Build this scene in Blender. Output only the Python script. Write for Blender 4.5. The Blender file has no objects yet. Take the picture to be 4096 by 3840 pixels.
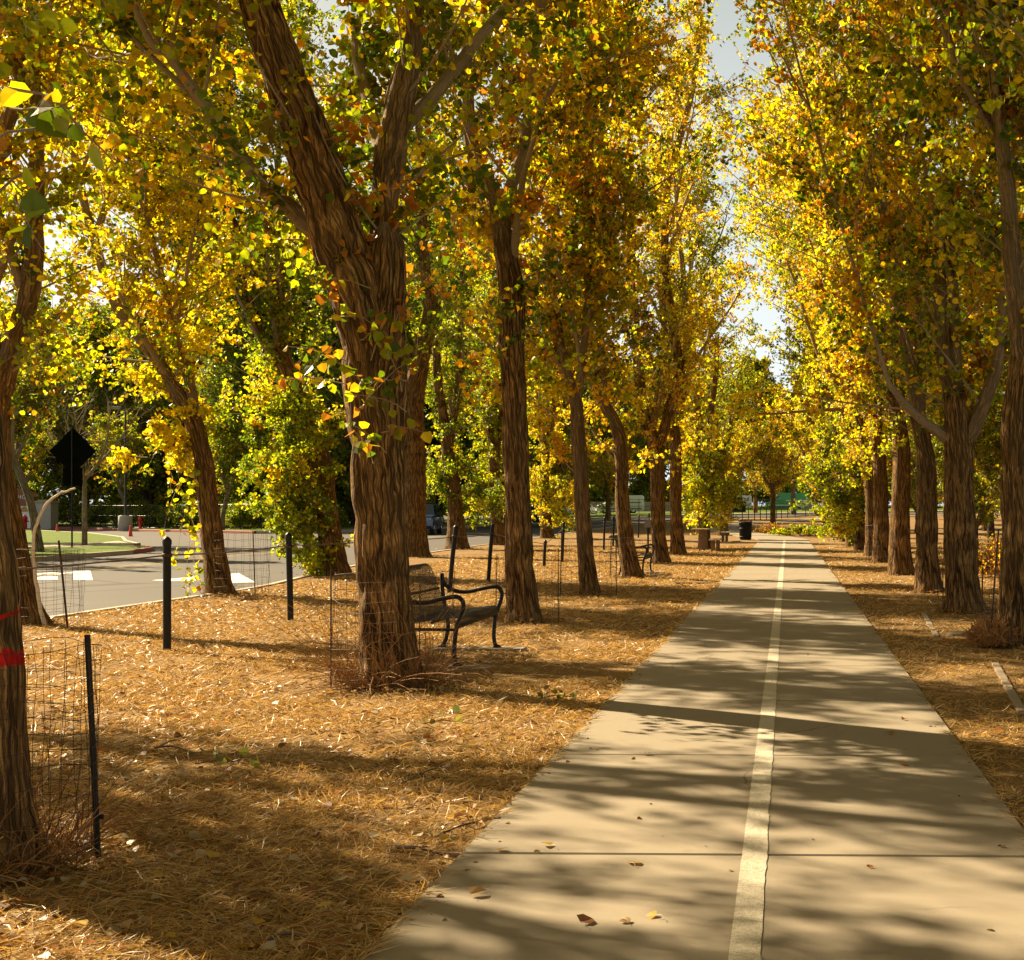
import bpy, bmesh, math
import numpy as np
from mathutils import Vector, Matrix

rng = np.random.default_rng(7)
scene = bpy.context.scene
COL = scene.collection
R = math.radians

# ------------------------------------------------------------------ camera model (the picture measured on a 1988 px wide copy)
F, PPX, HZ, K, CAMH = 5600.0, 3000.0, 2045.0, 4096 / 1988, 1.5
YAW = math.atan(149 / 5600)

def ray(u, v):
    a, b = (u * K - PPX) / F, (HZ - v * K) / F
    return np.array([a * math.cos(YAW) - math.sin(YAW), a * math.sin(YAW) + math.cos(YAW), b])

def gz(x, y):
    x, y = np.asarray(x, float), np.asarray(y, float)
    rise = np.interp(y, [65, 90, 119, 160, 190, 225, 265, 420], [0, .2, .5, .87, 1.25, 1.9, 2.3, 3.2])
    return rise * np.interp(x, [-48, -24], [.25, 1])

def P(u, v, Y):                      # point of that pixel's ray at world depth Y
    d = ray(u, v)
    return np.array([0, 0, CAMH]) + d * (Y / d[1])

def G(u, v):                         # where that pixel's ray meets the terrain
    d = ray(u, v); Y = 30.0
    for Y in np.linspace(3, 400, 8000):
        p = d * (Y / d[1]); z = CAMH + p[2]
        if z <= gz(p[0], p[1]): break
    return np.array([p[0], p[1], float(gz(p[0], p[1]))])

def S(x, y):                         # source pixel -> 1988 pixel
    return x / K, y / K

# ------------------------------------------------------------------ objects
def tag(o, label=None, cat=None, group=None, kind=None):
    if label: o['label'] = label
    if cat: o['category'] = cat
    if group: o['group'] = group
    if kind: o['kind'] = kind
    return o

def empty(name, loc, label=None, cat=None, group=None, rz=0.0):
    o = bpy.data.objects.new(name, None); COL.objects.link(o)
    o.location = [float(c) for c in loc]; o.rotation_euler = (0, 0, rz); o.empty_display_size = .2
    return tag(o, label, cat, group)

class MB:
    """collects numpy geometry and links it as one mesh object"""
    def __init__(s): s.V, s.F, s.C, s.U, s.n = [], {}, [], [], 0
    def add(s, V, faces, col=None, uv=None):
        V = np.asarray(V, float).reshape(-1, 3)
        s.V.append(V)
        c = np.ones((len(V), 4)) if col is None else np.asarray(col, float)
        if c.ndim == 1: c = np.tile(c, (len(V), 1))
        if c.shape[1] == 3: c = np.c_[c, np.ones(len(c))]
        s.C.append(c); s.U.append(np.zeros((len(V), 2)) if uv is None else np.asarray(uv, float))
        for f in (faces if isinstance(faces, (list, tuple)) else [faces]):
            f = np.asarray(f, int)
            if f.ndim == 1: f = f[None]
            s.F.setdefault(f.shape[1], []).append(f + s.n)
        s.n += len(V); return s
    def build(s, name, mat, parent=None, smooth=False, loc=None, origin=None):
        V = np.concatenate(s.V)
        if origin is not None: V = V - np.asarray(origin, float)
        me = bpy.data.meshes.new(name)
        polys = [np.concatenate(v) for v in s.F.values()]
        nl = sum(p.size for p in polys); npol = sum(len(p) for p in polys)
        me.vertices.add(len(V)); me.vertices.foreach_set('co', V.astype(np.float32).ravel())
        me.loops.add(nl); me.polygons.add(npol)
        li = np.concatenate([p.ravel() for p in polys]).astype(np.int32)
        me.loops.foreach_set('vertex_index', li)
        tot = np.concatenate([np.full(len(p), p.shape[1]) for p in polys])
        st = np.r_[0, np.cumsum(tot)[:-1]]
        me.polygons.foreach_set('loop_start', st.astype(np.int32))
        try: me.polygons.foreach_set('loop_total', tot.astype(np.int32))
        except Exception: pass
        me.polygons.foreach_set('use_smooth', np.full(npol, smooth))
        a = me.color_attributes.new('Col', 'FLOAT_COLOR', 'POINT')
        a.data.foreach_set('color', np.concatenate(s.C).astype(np.float32).ravel())
        uvl = me.uv_layers.new(name='UVMap')
        uvl.data.foreach_set('uv', np.concatenate(s.U)[li].astype(np.float32).ravel())
        me.update(calc_edges=True); me.validate()
        if mat: me.materials.append(mat)
        o = bpy.data.objects.new(name, me); COL.objects.link(o)
        if parent: o.parent = parent
        if loc is not None: o.location = [float(c) for c in loc]
        return o
    # --- shapes
    def box(s, lo, hi, col=None, M=None):
        (a, b, c), (d, e, f) = lo, hi
        V = np.array([[a,b,c],[d,b,c],[d,e,c],[a,e,c],[a,b,f],[d,b,f],[d,e,f],[a,e,f]], float)
        if M is not None: V = (np.array(M.to_3x3()) @ V.T).T + np.array(M.translation)
        return s.add(V, [[0,3,2,1],[4,5,6,7],[0,1,5,4],[1,2,6,5],[2,3,7,6],[3,0,4,7]], col)
    def rbox(s, lo, hi, r, col=None):              # box with chamfered edges
        bm = bmesh.new(); lo, hi = np.array(lo, float), np.array(hi, float)
        bmesh.ops.create_cube(bm, size=1.0, matrix=Matrix.Translation(Vector((lo + hi) / 2)) @ Matrix.Diagonal(Vector((*(hi - lo), 1))))
        bmesh.ops.bevel(bm, geom=bm.edges[:], offset=r, segments=2, profile=.6, affect='EDGES')
        return s.bm(bm, col)
    def bm(s, bm, col=None):
        bm.verts.index_update(); V = np.array([v.co[:] for v in bm.verts]); by = {}
        for f in bm.faces: by.setdefault(len(f.verts), []).append([v.index for v in f.verts])
        bm.free(); return s.add(V, [np.array(x) for x in by.values()], col)
    def tube(s, pts, rad, seg=8, col=None, cap=True):
        pts = np.asarray(pts, float); rad = np.broadcast_to(np.asarray(rad, float), (len(pts),))
        s.tubes(pts[None], rad[None], seg, col)
        if cap:
            n = s.n
            for i, flip in ((0, 1), (-1, 0)):
                ring = s._last[0, i, :seg]
                idx = np.arange(seg); s.add(ring, [idx[::-1] if flip else idx], col)
        return s
    def tubes(s, Pn, Rn, seg=3, col=None, ridge=None):
        """n tubes at once, Pn (n,m,3), Rn (n,m)"""
        n, m, _ = Pn.shape
        T = np.gradient(Pn, axis=1); T /= np.linalg.norm(T, axis=2, keepdims=True) + 1e-9
        mean = np.abs(T.mean(1)); ref = np.zeros((n, 3)); ref[np.arange(n), mean.argmin(1)] = 1
        A = np.cross(T, ref[:, None]); A /= np.linalg.norm(A, axis=2, keepdims=True) + 1e-9
        B = np.cross(T, A)
        th = np.linspace(0, 2 * np.pi, seg + 1)
        Sx = np.r_[np.zeros(1)]; L = np.concatenate([np.zeros((n, 1)), np.cumsum(np.linalg.norm(np.diff(Pn, axis=1), axis=2), axis=1)], 1)
        rr = Rn[:, :, None] * np.ones(seg + 1)
        if ridge is not None: rr = rr * ridge(th[None, None], L[:, :, None], Rn[:, :, None])
        V = Pn[:, :, None] + rr[..., None] * (np.cos(th)[None, None, :, None] * A[:, :, None] + np.sin(th)[None, None, :, None] * B[:, :, None])
        s._last = V
        q = np.arange(n * m * (seg + 1)).reshape(n, m, seg + 1)
        Fq = np.stack([q[:, :-1, :-1], q[:, :-1, 1:], q[:, 1:, 1:], q[:, 1:, :-1]], -1).reshape(-1, 4)
        uv = np.stack([np.broadcast_to(th / (2 * np.pi), (n, m, seg + 1)) * (2 * np.pi * Rn.max(1))[:, None, None], np.broadcast_to(L[:, :, None], (n, m, seg + 1))], -1).reshape(-1, 2)
        if col is None:                               # r channel: how old the bark is
            age = np.clip((Rn - .03) / .13, 0, 1); c = np.repeat(age[:, :, None], seg + 1, 2).reshape(-1)
            col = np.stack([c, c, c], 1)
        elif np.ndim(col) == 2 and len(col) == n: col = np.repeat(np.asarray(col), m * (seg + 1), 0)
        return s.add(V.reshape(-1, 3), [Fq], col, uv)
    def lathe(s, prof, seg=24, c=(0, 0, 0), col=None):
        prof = np.asarray(prof, float); th = np.linspace(0, 2 * np.pi, seg, endpoint=False)
        V = np.stack([prof[:, :1] * np.cos(th), prof[:, :1] * np.sin(th), np.repeat(prof[:, 1:], seg, 1)], -1) + np.array(c)
        q = np.arange(len(prof) * seg).reshape(len(prof), seg); r = np.roll(q, -1, 1)
        return s.add(V.reshape(-1, 3), [np.stack([q[:-1], r[:-1], r[1:], q[1:]], -1).reshape(-1, 4)], col)
    def prism(s, poly, z0, z1, col=None):             # poly (n,2), ccw
        bm = bmesh.new(); lo = [bm.verts.new((x, y, z0)) for x, y in poly]; hi = [bm.verts.new((x, y, z1)) for x, y in poly]
        n = len(poly); bm.faces.new(hi); bm.faces.new(lo[::-1])
        for i in range(n): bm.faces.new((lo[i], lo[(i+1) % n], hi[(i+1) % n], hi[i]))
        bmesh.ops.recalc_face_normals(bm, faces=bm.faces[:])
        bmesh.ops.triangulate(bm, faces=[f for f in bm.faces if len(f.verts) > 4])
        return s.bm(bm, col)

def copy_tree(root, loc=None, rz=None, sc=None, label=None, group=None):
    r = root.copy(); COL.objects.link(r)
    if loc is not None: r.location = [float(c) for c in loc]
    if rz is not None: r.rotation_euler = (0, 0, rz)
    if sc is not None: r.scale = (sc, sc, sc) if np.isscalar(sc) else sc
    if label: r['label'] = label
    if group: r['group'] = group
    for ch in list(root.children):
        c = ch.copy(); COL.objects.link(c); c.parent = r
        for g in list(ch.children):
            d = g.copy(); COL.objects.link(d); d.parent = c
    return r

# ------------------------------------------------------------------ materials
class NT:
    def __init__(s, name):
        s.m = bpy.data.materials.new(name); s.m.use_nodes = True; s.t = s.m.node_tree; s.t.nodes.clear()
        s.out = s.n('ShaderNodeOutputMaterial')
    def n(s, typ, **kw):
        x = s.t.nodes.new(typ)
        for k, v in kw.items():
            if k in x.inputs.keys() if hasattr(x.inputs, 'keys') else False: x.inputs[k].default_value = v
            else: setattr(x, k, v)
        return x
    def i(s, node, **kw):
        for k, v in kw.items():
            inp = node.inputs[k.replace('_', ' ')]
            if isinstance(v, bpy.types.NodeSocket): s.t.links.new(v, inp)
            else: inp.default_value = v
        return node
    def l(s, a, b): s.t.links.new(a, b)
    def noise(s, scale, detail=6, rough=.6, vec=None, dist=0):
        x = s.n('ShaderNodeTexNoise'); s.i(x, Scale=scale, Detail=detail, Roughness=rough, Distortion=dist)
        if vec is not None: s.l(vec, x.inputs['Vector'])
        return x.outputs['Fac']
    def coord(s, which='Object', scale=(1, 1, 1), rot=(0, 0, 0)):
        c = s.n('ShaderNodeTexCoord'); m = s.n('ShaderNodeMapping'); m.inputs['Scale'].default_value = scale; m.inputs['Rotation'].default_value = rot
        s.l(c.outputs[which], m.inputs['Vector']); return m.outputs['Vector']
    def ramp(s, fac, stops, interp='LINEAR'):
        r = s.n('ShaderNodeValToRGB'); e = r.color_ramp.elements; r.color_ramp.interpolation = interp
        while len(e) < len(stops): e.new(.5)
        for k, (p, c) in enumerate(stops):
            e[k].position = p; e[k].color = (*c, 1) if len(c) == 3 else c
        s.l(fac, r.inputs['Fac']); return r.outputs['Color']
    def mix(s, fac, a, b, mode='MIX'):
        x = s.n('ShaderNodeMix'); x.data_type = 'RGBA'; x.blend_type = mode
        for sock, v in ((x.inputs[0], fac), (x.inputs[6], a), (x.inputs[7], b)):
            if isinstance(v, bpy.types.NodeSocket): s.l(v, sock)
            else: sock.default_value = (*v, 1) if isinstance(v, (tuple, list)) and len(v) == 3 else v
        return x.outputs[2]
    def math(s, op, a, b=0.0):
        x = s.n('ShaderNodeMath'); x.operation = op
        for k, v in ((0, a), (1, b)):
            if isinstance(v, bpy.types.NodeSocket): s.l(v, x.inputs[k])
            else: x.inputs[k].default_value = v
        return x.outputs[0]
    def bump(s, h, strength=.3, dist=.01, normal=None):
        b = s.n('ShaderNodeBump'); s.i(b, Strength=strength, Distance=dist, Height=h)
        if normal is not None: s.l(normal, b.inputs['Normal'])
        return b.outputs['Normal']
    def pbr(s, col, rough=.7, metal=0., normal=None, spec=.5, coat=0.):
        b = s.n('ShaderNodeBsdfPrincipled')
        s.i(b, Base_Color=(*col, 1) if isinstance(col, tuple) else col, Roughness=rough, Metallic=metal)
        b.inputs['Specular IOR Level'].default_value = spec; b.inputs['Coat Weight'].default_value = coat
        if normal is not None: s.l(normal, b.inputs['Normal'])
        s.l(b.outputs[0], s.out.inputs[0]); return b
    def attr(s, name='Col'):
        a = s.n('ShaderNodeAttribute'); a.attribute_name = name; return a.outputs['Color']

def m_leaf(name, trans=.55, gloss=.35, boost=(1.25, 1.15, .6)):
    t = NT(name); c = t.attr()
    p = t.pbr(c, .42, spec=gloss)
    tr = t.n('ShaderNodeBsdfTranslucent'); t.l(t.mix(1.0, c, (*boost, 1), 'MULTIPLY'), tr.inputs['Color'])
    mx = t.n('ShaderNodeMixShader'); mx.inputs[0].default_value = trans
    t.l(p.outputs[0], mx.inputs[1]); t.l(tr.outputs[0], mx.inputs[2]); t.l(mx.outputs[0], t.out.inputs[0]); return t.m

def m_bark(name, dark=(.066, .032, .010), light=(.43, .24, .078), paint=False):
    t = NT(name); age = t.attr()
    uv = t.n('ShaderNodeUVMap').outputs[0]
    wn = t.n('ShaderNodeTexNoise'); t.i(wn, Scale=5.0, Detail=2.0); t.l(uv, wn.inputs['Vector'])
    warp = t.mix(.10, uv, wn.outputs['Color'], 'ADD')
    def ridge(sx, sy, w0, w1, det=2):
        mp = t.n('ShaderNodeMapping'); mp.inputs['Scale'].default_value = (sx, sy, 1); t.l(warp, mp.inputs['Vector'])
        return t.ramp(t.math('MULTIPLY', t.math('ABSOLUTE', t.math('SUBTRACT', t.noise(1.0, det, .5, mp.outputs[0]), .5)), 2), [(w0, (0, 0, 0)), (w1, (1, 1, 1))])
    ra, rb_, rc_ = ridge(13, 1.7, .0, .17), ridge(30, 4.5, .0, .22), t.noise(85, 3, .6, warp)
    hgt = t.math('MULTIPLY', ra, t.math('ADD', .45, t.math('MULTIPLY', rb_, .55)))
    fur = t.ramp(t.math('MULTIPLY', hgt, t.math('ADD', .55, t.math('MULTIPLY', rc_, .8))), [(0, tuple(c * .45 for c in dark)), (.22, dark), (.6, tuple(.5 * (a_ + b_) for a_, b_ in zip(dark, light))), (1.0, light)])
    big = t.noise(2.2, 3, .5, t.coord())
    fur = t.mix(t.ramp(big, [(.35, (0, 0, 0)), (.7, (.35, .35, .35))]), fur, (light[0] * .55, light[1] * .6, light[2] * .7, 1))
    # young bark: paler, smooth, with cross lenticels
    mp3 = t.n('ShaderNodeMapping'); mp3.inputs['Scale'].default_value = (5, 22, 1); t.l(uv, mp3.inputs['Vector'])
    len_ = t.ramp(t.noise(1, 2, .5, mp3.outputs[0]), [(.62, (0, 0, 0)), (.7, (1, 1, 1))])
    young = t.mix(t.math('MULTIPLY', len_, .7), t.mix(big, (.26, .19, .11, 1), (.40, .32, .21, 1)), (.10, .065, .04, 1))
    col = t.mix(age, young, fur)
    if paint:
        oc = t.coord(); sep = t.n('ShaderNodeSeparateXYZ'); t.l(oc, sep.inputs[0])
        nz = t.math('ADD', sep.outputs['Z'], t.math('MULTIPLY', t.noise(9, 3, .6, oc), .14))
        for zc, hw, hard in ((1.13, .014, 1), (.945, .036, 1)):
            band = t.ramp(t.math('DIVIDE', t.math('ABSOLUTE', t.math('SUBTRACT', nz, zc)), hw), [(.75, (1, 1, 1)), (1.0, (0, 0, 0))])
            col = t.mix(t.math('MULTIPLY', band, .93), col, (.62, .012, .012, 1))
    hh = t.math('MULTIPLY', hgt, age)
    nrm = t.bump(hh, 1.0, .035)
    nrm = t.bump(t.noise(60, 4, .6, t.coord()), .35, .004, nrm)
    t.pbr(col, .9, normal=nrm, spec=.15); return t.m

def m_flat(name, col, rough=.6, metal=0., var=.12, scale=14, bump=.15, spec=.5, coat=0.):
    t = NT(name); n = t.noise(scale, 5, .6, t.coord())
    c = t.mix(n, tuple(x * (1 - var) for x in col), tuple(min(1, x * (1 + var)) for x in col))
    t.pbr(c, rough, metal, t.bump(n, bump, .003) if bump else None, spec, coat); return t.m

def m_attr(name, rough=.8, trans=0.):
    if trans: return m_leaf(name, trans, .2, (1.1, 1.0, .75))
    t = NT(name); t.pbr(t.attr(), rough, spec=.2); return t.m

def m_concrete():
    t = NT('path_concrete'); o = t.coord()
    big = t.noise(.55, 5, .6, o); fine = t.noise(140, 3, .7, o)
    brush = t.noise(1.0, 3, .6, t.coord(scale=(1.2, 70, 1)))
    c = t.mix(big, (.235, .195, .138, 1), (.30, .253, .182, 1))
    c = t.mix(t.ramp(fine, [(.3, (.75, .75, .75)), (.62, (1, 1, 1))]), (.20, .15, .10, 1), c)
    st = t.ramp(t.noise(3.1, 6, .7, o), [(.60, (0, 0, 0)), (.72, (.55, .55, .55))]); c = t.mix(st, c, (.205, .16, .105, 1))
    vo = t.n('ShaderNodeTexVoronoi'); t.i(vo, Scale=7.0, Vector=o); sp = t.ramp(vo.outputs['Distance'], [(.012, (1, 1, 1)), (.03, (0, 0, 0))])
    c = t.mix(sp, c, (.10, .06, .035, 1))
    wc = t.n('ShaderNodeTexNoise'); t.i(wc, Scale=1.4, Detail=6.0, Vector=o); ck = t.n('ShaderNodeTexVoronoi'); ck.feature = 'DISTANCE_TO_EDGE'; t.i(ck, Scale=.33); t.l(t.mix(.35, o, wc.outputs['Color'], 'ADD'), ck.inputs['Vector'])
    gate = t.ramp(t.noise(.5, 2, .5, o), [(.52, (0, 0, 0)), (.6, (1, 1, 1))]); crk = t.math('MULTIPLY', t.ramp(ck.outputs['Distance'], [(.0008, (.8, .8, .8)), (.0028, (0, 0, 0))]), gate); c = t.mix(crk, c, (.07, .05, .03, 1))
    n = t.bump(brush, .12, .004); n = t.bump(fine, .25, .002, n)
    t.pbr(c, .85, normal=n, spec=.25); return t.m

def m_line():
    t = NT('line_paint'); o = t.coord()
    w = t.ramp(t.noise(45, 5, .7, o), [(.38, (0, 0, 0)), (.5, (1, 1, 1))])
    c = t.mix(t.noise(3, 3, .5, o), (.47, .42, .32, 1), (.56, .50, .39, 1))
    sp = t.ramp(t.noise(160, 2, .5, o), [(.36, (0, 0, 0)), (.44, (1, 1, 1))])
    c = t.mix(t.math('MULTIPLY', sp, t.math('ADD', .45, t.math('MULTIPLY', w, .55))), (.27, .22, .15, 1), c)
    t.pbr(c, .8, normal=t.bump(t.noise(120, 3, .6, o), .3, .002), spec=.3); return t.m

def m_ground():
    t = NT('dry_ground'); o = t.coord()
    a = t.noise(.9, 8, .65, o); b = t.noise(26, 6, .7, o); s1 = t.noise(1, 4, .6, t.coord(scale=(40, 9, 1), rot=(0, 0, .6)))
    c = t.ramp(a, [(.3, (.14, .08, .03)), (.5, (.26, .16, .06)), (.72, (.37, .24, .095))])
    c = t.mix(t.ramp(b, [(.38, (.7, .7, .7)), (.62, (0, 0, 0))]), c, (.13, .07, .028, 1))
    c = t.mix(t.ramp(s1, [(.52, (0, 0, 0)), (.68, (.6, .6, .6))]), c, (.46, .31, .14, 1))
    n = t.bump(t.math('ADD', b, s1), .8, .02); t.pbr(c, .95, normal=n, spec=.1); return t.m

def m_asphalt():
    t = NT('asphalt'); o = t.coord(); f = t.noise(190, 3, .8, o); big = t.noise(.35, 5, .6, o)
    c = t.mix(big, (.05, .044, .039, 1), (.078, .069, .06, 1)); c = t.mix(t.ramp(f, [(.35, (0, 0, 0)), (.7, (.6, .6, .6))]), c, (.125, .11, .095, 1))
    cr = t.n('ShaderNodeTexVoronoi'); cr.feature = 'DISTANCE_TO_EDGE'; t.i(cr, Scale=.12); t.l(t.mix(.12, o, t.n('ShaderNodeTexNoise').outputs['Color'], 'ADD'), cr.inputs['Vector'])
    c = t.mix(t.ramp(cr.outputs['Distance'], [(.004, (.8, .8, .8)), (.010, (0, 0, 0))]), c, (.03, .026, .022, 1))
    t.pbr(c, .85, normal=t.bump(f, .4, .004), spec=.3); return t.m

def m_lawn():
    t = NT('lawn'); o = t.coord(); a = t.noise(.6, 6, .6, o); b = t.noise(30, 5, .7, o)
    c = t.mix(a, (.07, .13, .002, 1), (.17, .22, .004, 1)); c = t.mix(t.ramp(b, [(.4, (.6, .6, .6)), (.65, (0, 0, 0))]), c, (.05, .08, .01, 1))
    t.pbr(c, .9, normal=t.bump(b, .9, .03), spec=.15); return t.m

M = dict(
    leaf=m_leaf('autumn_leaf', .64, .5, (1.18, 1.28, .5)), leaf_far=m_leaf('distant_leaf', .62, .4, (1.18, 1.28, .5)), evergreen=m_leaf('dark_leaf', .45, .4, (1.3, 1.4, .4)),
    bark=m_bark('furrowed_bark'), bark_paint=m_bark('sprayed_bark', paint=True), bark_pale=m_bark('pale_bark', (.12, .085, .05), (.46, .34, .21)),
    bark_dark=m_bark('dark_bark', (.03, .02, .012), (.13, .085, .05)),
    shoots=m_attr('dry_shoot', .8), straw=m_attr('straw', .8, .3), litter=m_attr('litter', .7, .35),
    concrete=m_concrete(), line=m_line(), ground=m_ground(), asphalt=m_asphalt(), lawn=m_lawn(),
    kerb=m_flat('kerb_concrete', (.42, .33, .24), .85, bump=.4, scale=30), red_kerb=m_flat('red_kerb', (.33, .07, .06), .8, bump=.4, scale=20, var=.35),
    slab=m_flat('old_concrete', (.25, .195, .13), .9, bump=.5, scale=25, var=.3), road_paint=m_flat('road_paint', (.72, .68, .6), .7, var=.12, scale=8),
    black=m_flat('black_metal', (.009, .008, .007), .45, .0, var=.3, scale=20, bump=.05, spec=.3), matte=m_flat('matte_black', (.006, .006, .005), .9, bump=.0, spec=.05), post=m_flat('post_paint', (.012, .012, .009), .55, var=.35, scale=12, bump=.1, spec=.25),
    strap=m_flat('bench_steel', (.014, .012, .009), .4, .1, var=.3, scale=30, bump=.05), rust=m_flat('rusty_wire', (.07, .04, .025), .7, .4, var=.4, scale=60, bump=.1),
    cable=m_flat('cable', (.10, .06, .035), .6, .3), wood=m_flat('old_wood', (.20, .13, .075), .8, var=.35, scale=18, bump=.5), woodtop=m_flat('table_plank', (.36, .27, .18), .75, var=.3, scale=18, bump=.4),
    cone=m_flat('cone_orange', (.75, .06, .02), .5, bump=0), hydrant=m_flat('hydrant_red', (.52, .015, .02), .4, bump=.05), white=m_flat('white_panel', (.78, .78, .80), .5, var=.05, bump=0),
    brick=m_flat('red_brown_panel', (.27, .095, .055), .8, var=.15, bump=.3), pillar=m_flat('stone_pillar', (.42, .38, .33), .9, var=.3, scale=9, bump=.6),
    lampmetal=m_flat('lamp_metal', (.035, .04, .036), .5, .2, bump=.05), car_dark=m_flat('sky_reflect_car_paint', (.05, .11, .24), .15, .3, bump=0, var=.05, coat=1.0), car_white=m_flat('white_paint', (.75, .75, .74), .3, bump=0, var=.05, coat=.5),  # car_dark: blue sky reflection is put into the base colour of dark cars
    car_green=m_flat('green_van_paint', (.03, .32, .07), .35, bump=0, var=.08, coat=.4), glass=m_flat('car_glass', (.02, .03, .04), .05, .0, bump=0, var=.1, spec=.9, coat=1), rubber=m_flat('rubber', (.015, .015, .015), .8, bump=.1),
    chrome=m_flat('light_metal', (.5, .5, .5), .25, .9, bump=0), grey=m_flat('grey_sheet', (.22, .21, .2), .7, var=.2, bump=.2), wall=m_flat('block_wall', (.30, .27, .24), .9, var=.2, scale=6, bump=.5),
    gravel=m_flat('dirt', (.30, .19, .09), .95, var=.35, scale=40, bump=.9),
)
M['lens'] = m_flat('lamp_lens', (.6, .6, .55), .2, bump=0); M['tail'] = m_flat('tail_lens', (.4, .01, .01), .2, bump=0)

# ------------------------------------------------------------------ setting
YS = np.r_[np.arange(-12, 3, 1.0), np.arange(3, 30, .22), np.arange(30, 60, .6), np.arange(60, 130, 1.5), np.arange(130, 421, 6)]
def kerb_x(y):
    return np.interp(y, [-20, 27, 30, 33.5, 45, 60, 94, 120, 145, 165, 185, 200, 420],
                     [-10.3, -10.3, -10.75, -11.3, -12.6, -13.4, -13.4, -12, -7, 2, 22, 60, 95])
def wob(x, y):                       # small unevenness of the verge
    return .012 * (np.sin(x * 3.1 + 1.3 * np.sin(y * 1.7)) * np.sin(y * 2.3 + .7 * x) + .6 * np.sin(7.3 * x + 2 * y) * np.sin(5.9 * y - x))

def sheet(name, rows, mat, kind='structure'):          # rows: list of (k,3) arrays of equal length
    A = np.array(rows); n, k, _ = A.shape; q = np.arange(n * k).reshape(n, k)
    o = MB().add(A.reshape(-1, 3), [np.stack([q[:-1, :-1], q[:-1, 1:], q[1:, 1:], q[1:, :-1]], -1).reshape(-1, 4)]).build(name, mat, smooth=True)
    return tag(o, kind=kind)

s = np.r_[np.linspace(0, .5, 70), np.linspace(.5, 1, 14)[1:]]
rows = []
for y in YS:
    xk = kerb_x(y); x1 = max(20 + max(0, y) * .5, xk + 30)
    sx = xk + (x1 - xk) * s if y > 120 else np.r_[np.linspace(xk, 6, 60), np.linspace(6, x1, len(s) - 59)[1:]]
    edge = np.clip((sx - xk) / .3, 0, 1); nearp = np.clip((np.abs(sx + .155) - 1.2) / .3, .0, 1)
    rows.append(np.stack([sx, np.full_like(sx, y), gz(sx, y) + wob(sx, y) * edge * nearp], 1))
sheet('ground', rows, M['ground'])
rows = []
for y in YS[::2]:
    sx = kerb_x(y) + .02 - np.r_[0, 2, 4, 6, 8, 10, 12, 14, 17, 22, 30, 45, 70, 110, 160]
    rows.append(np.stack([sx[::-1], np.full_like(sx, y), (gz(sx, y) - .13)[::-1]], 1))
sheet('road', rows, M['asphalt'])
g = MB(); g.add([[-900, -300, -.6], [900, -300, -.6], [900, 1400, -.6], [-900, 1400, -.6]], [[0, 1, 2, 3]]); tag(g.build('terrain', M['lawn']), kind='structure')

def kerb_strip(name, pts, w, h0, h1, mat, seglen=3.0):
    """kerb stones end to end along a polyline"""
    pts = np.asarray(pts, float); d = np.r_[0, np.cumsum(np.linalg.norm(np.diff(pts, axis=0), axis=1))]
    ss = np.arange(0, d[-1], .5); X = np.interp(ss, d, pts[:, 0]); Y = np.interp(ss, d, pts[:, 1])
    T = np.gradient(np.stack([X, Y], 1), axis=0); T /= np.linalg.norm(T, axis=1, keepdims=True); N = np.stack([-T[:, 1], T[:, 0]], 1)
    zb = gz(X, Y); prof = [(-w/2, h0), (-w/2, h1 - .02), (-w/2 + .02, h1), (w/2 - .02, h1), (w/2, h1 - .02), (w/2, h0)]
    V = np.stack([np.stack([X + N[:, 0] * a, Y + N[:, 1] * a, zb + b], 1) for a, b in prof], 1); n, k, _ = V.shape
    q = np.arange(n * k).reshape(n, k); Fq = np.stack([q[:-1, :-1], q[:-1, 1:], q[1:, 1:], q[1:, :-1]], -1)
    return tag(MB().add(V.reshape(-1, 3), [Fq.reshape(-1, 4)]).build(name, mat), kind='structure')
ky = np.arange(-12, 192, 2.0)
kerb_strip('kerb', np.stack([kerb_x(ky), ky], 1), .16, -.2, .03, M['kerb'])

# concrete path: slabs with open joints, then the far bend
PX0, PX1 = -1.405, 1.095
pm = MB(); yj = 5.97 - 2.44 * 5
def slab(mb, x0, x1, y0, y1, top):
    b = .008
    V = [[x0, y0, -.1], [x1, y0, -.1], [x1, y1, -.1], [x0, y1, -.1], [x0, y0, top - b], [x1, y0, top - b], [x1, y1, top - b], [x0, y1, top - b],
         [x0 + b, y0 + b, top], [x1 - b, y0 + b, top], [x1 - b, y1 - b, top], [x0 + b, y1 - b, top]]
    mb.add(V, [[8, 9, 10, 11], [4, 5, 9, 8], [5, 6, 10, 9], [6, 7, 11, 10], [7, 4, 8, 11], [0, 1, 5, 4], [1, 2, 6, 5], [2, 3, 7, 6], [3, 0, 4, 7]])
while yj < 68:
    gap = .011 if abs(yj - 5.97) < .1 else .005
    gap2 = .011 if abs(yj + 2.44 - 5.97) < .1 else .005
    slab(pm, PX0, PX1, yj + gap, yj + 2.44 - gap2, .035); yj += 2.44
cl = np.array([(-.155, yj), (-.2, yj + 2), (-.6, yj + 5), (-1.8, 79), (-3.6, 88), (-4.9, 98), (-4.9, 108), (-3.3, 116), (-.6, 125), (4, 146), (12, 162), (30, 176)])
d = np.r_[0, np.cumsum(np.linalg.norm(np.diff(cl, axis=0), axis=1))]; ss = np.arange(0, d[-1], .8)
def smooth(a, k=5):
    p = np.pad(a, (k, k), mode='edge'); return np.convolve(p, np.ones(2 * k + 1) / (2 * k + 1), 'valid')
X, Y = smooth(np.interp(ss, d, cl[:, 0])), smooth(np.interp(ss, d, cl[:, 1])); Y[0] = yj; X[0] = -.155
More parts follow.
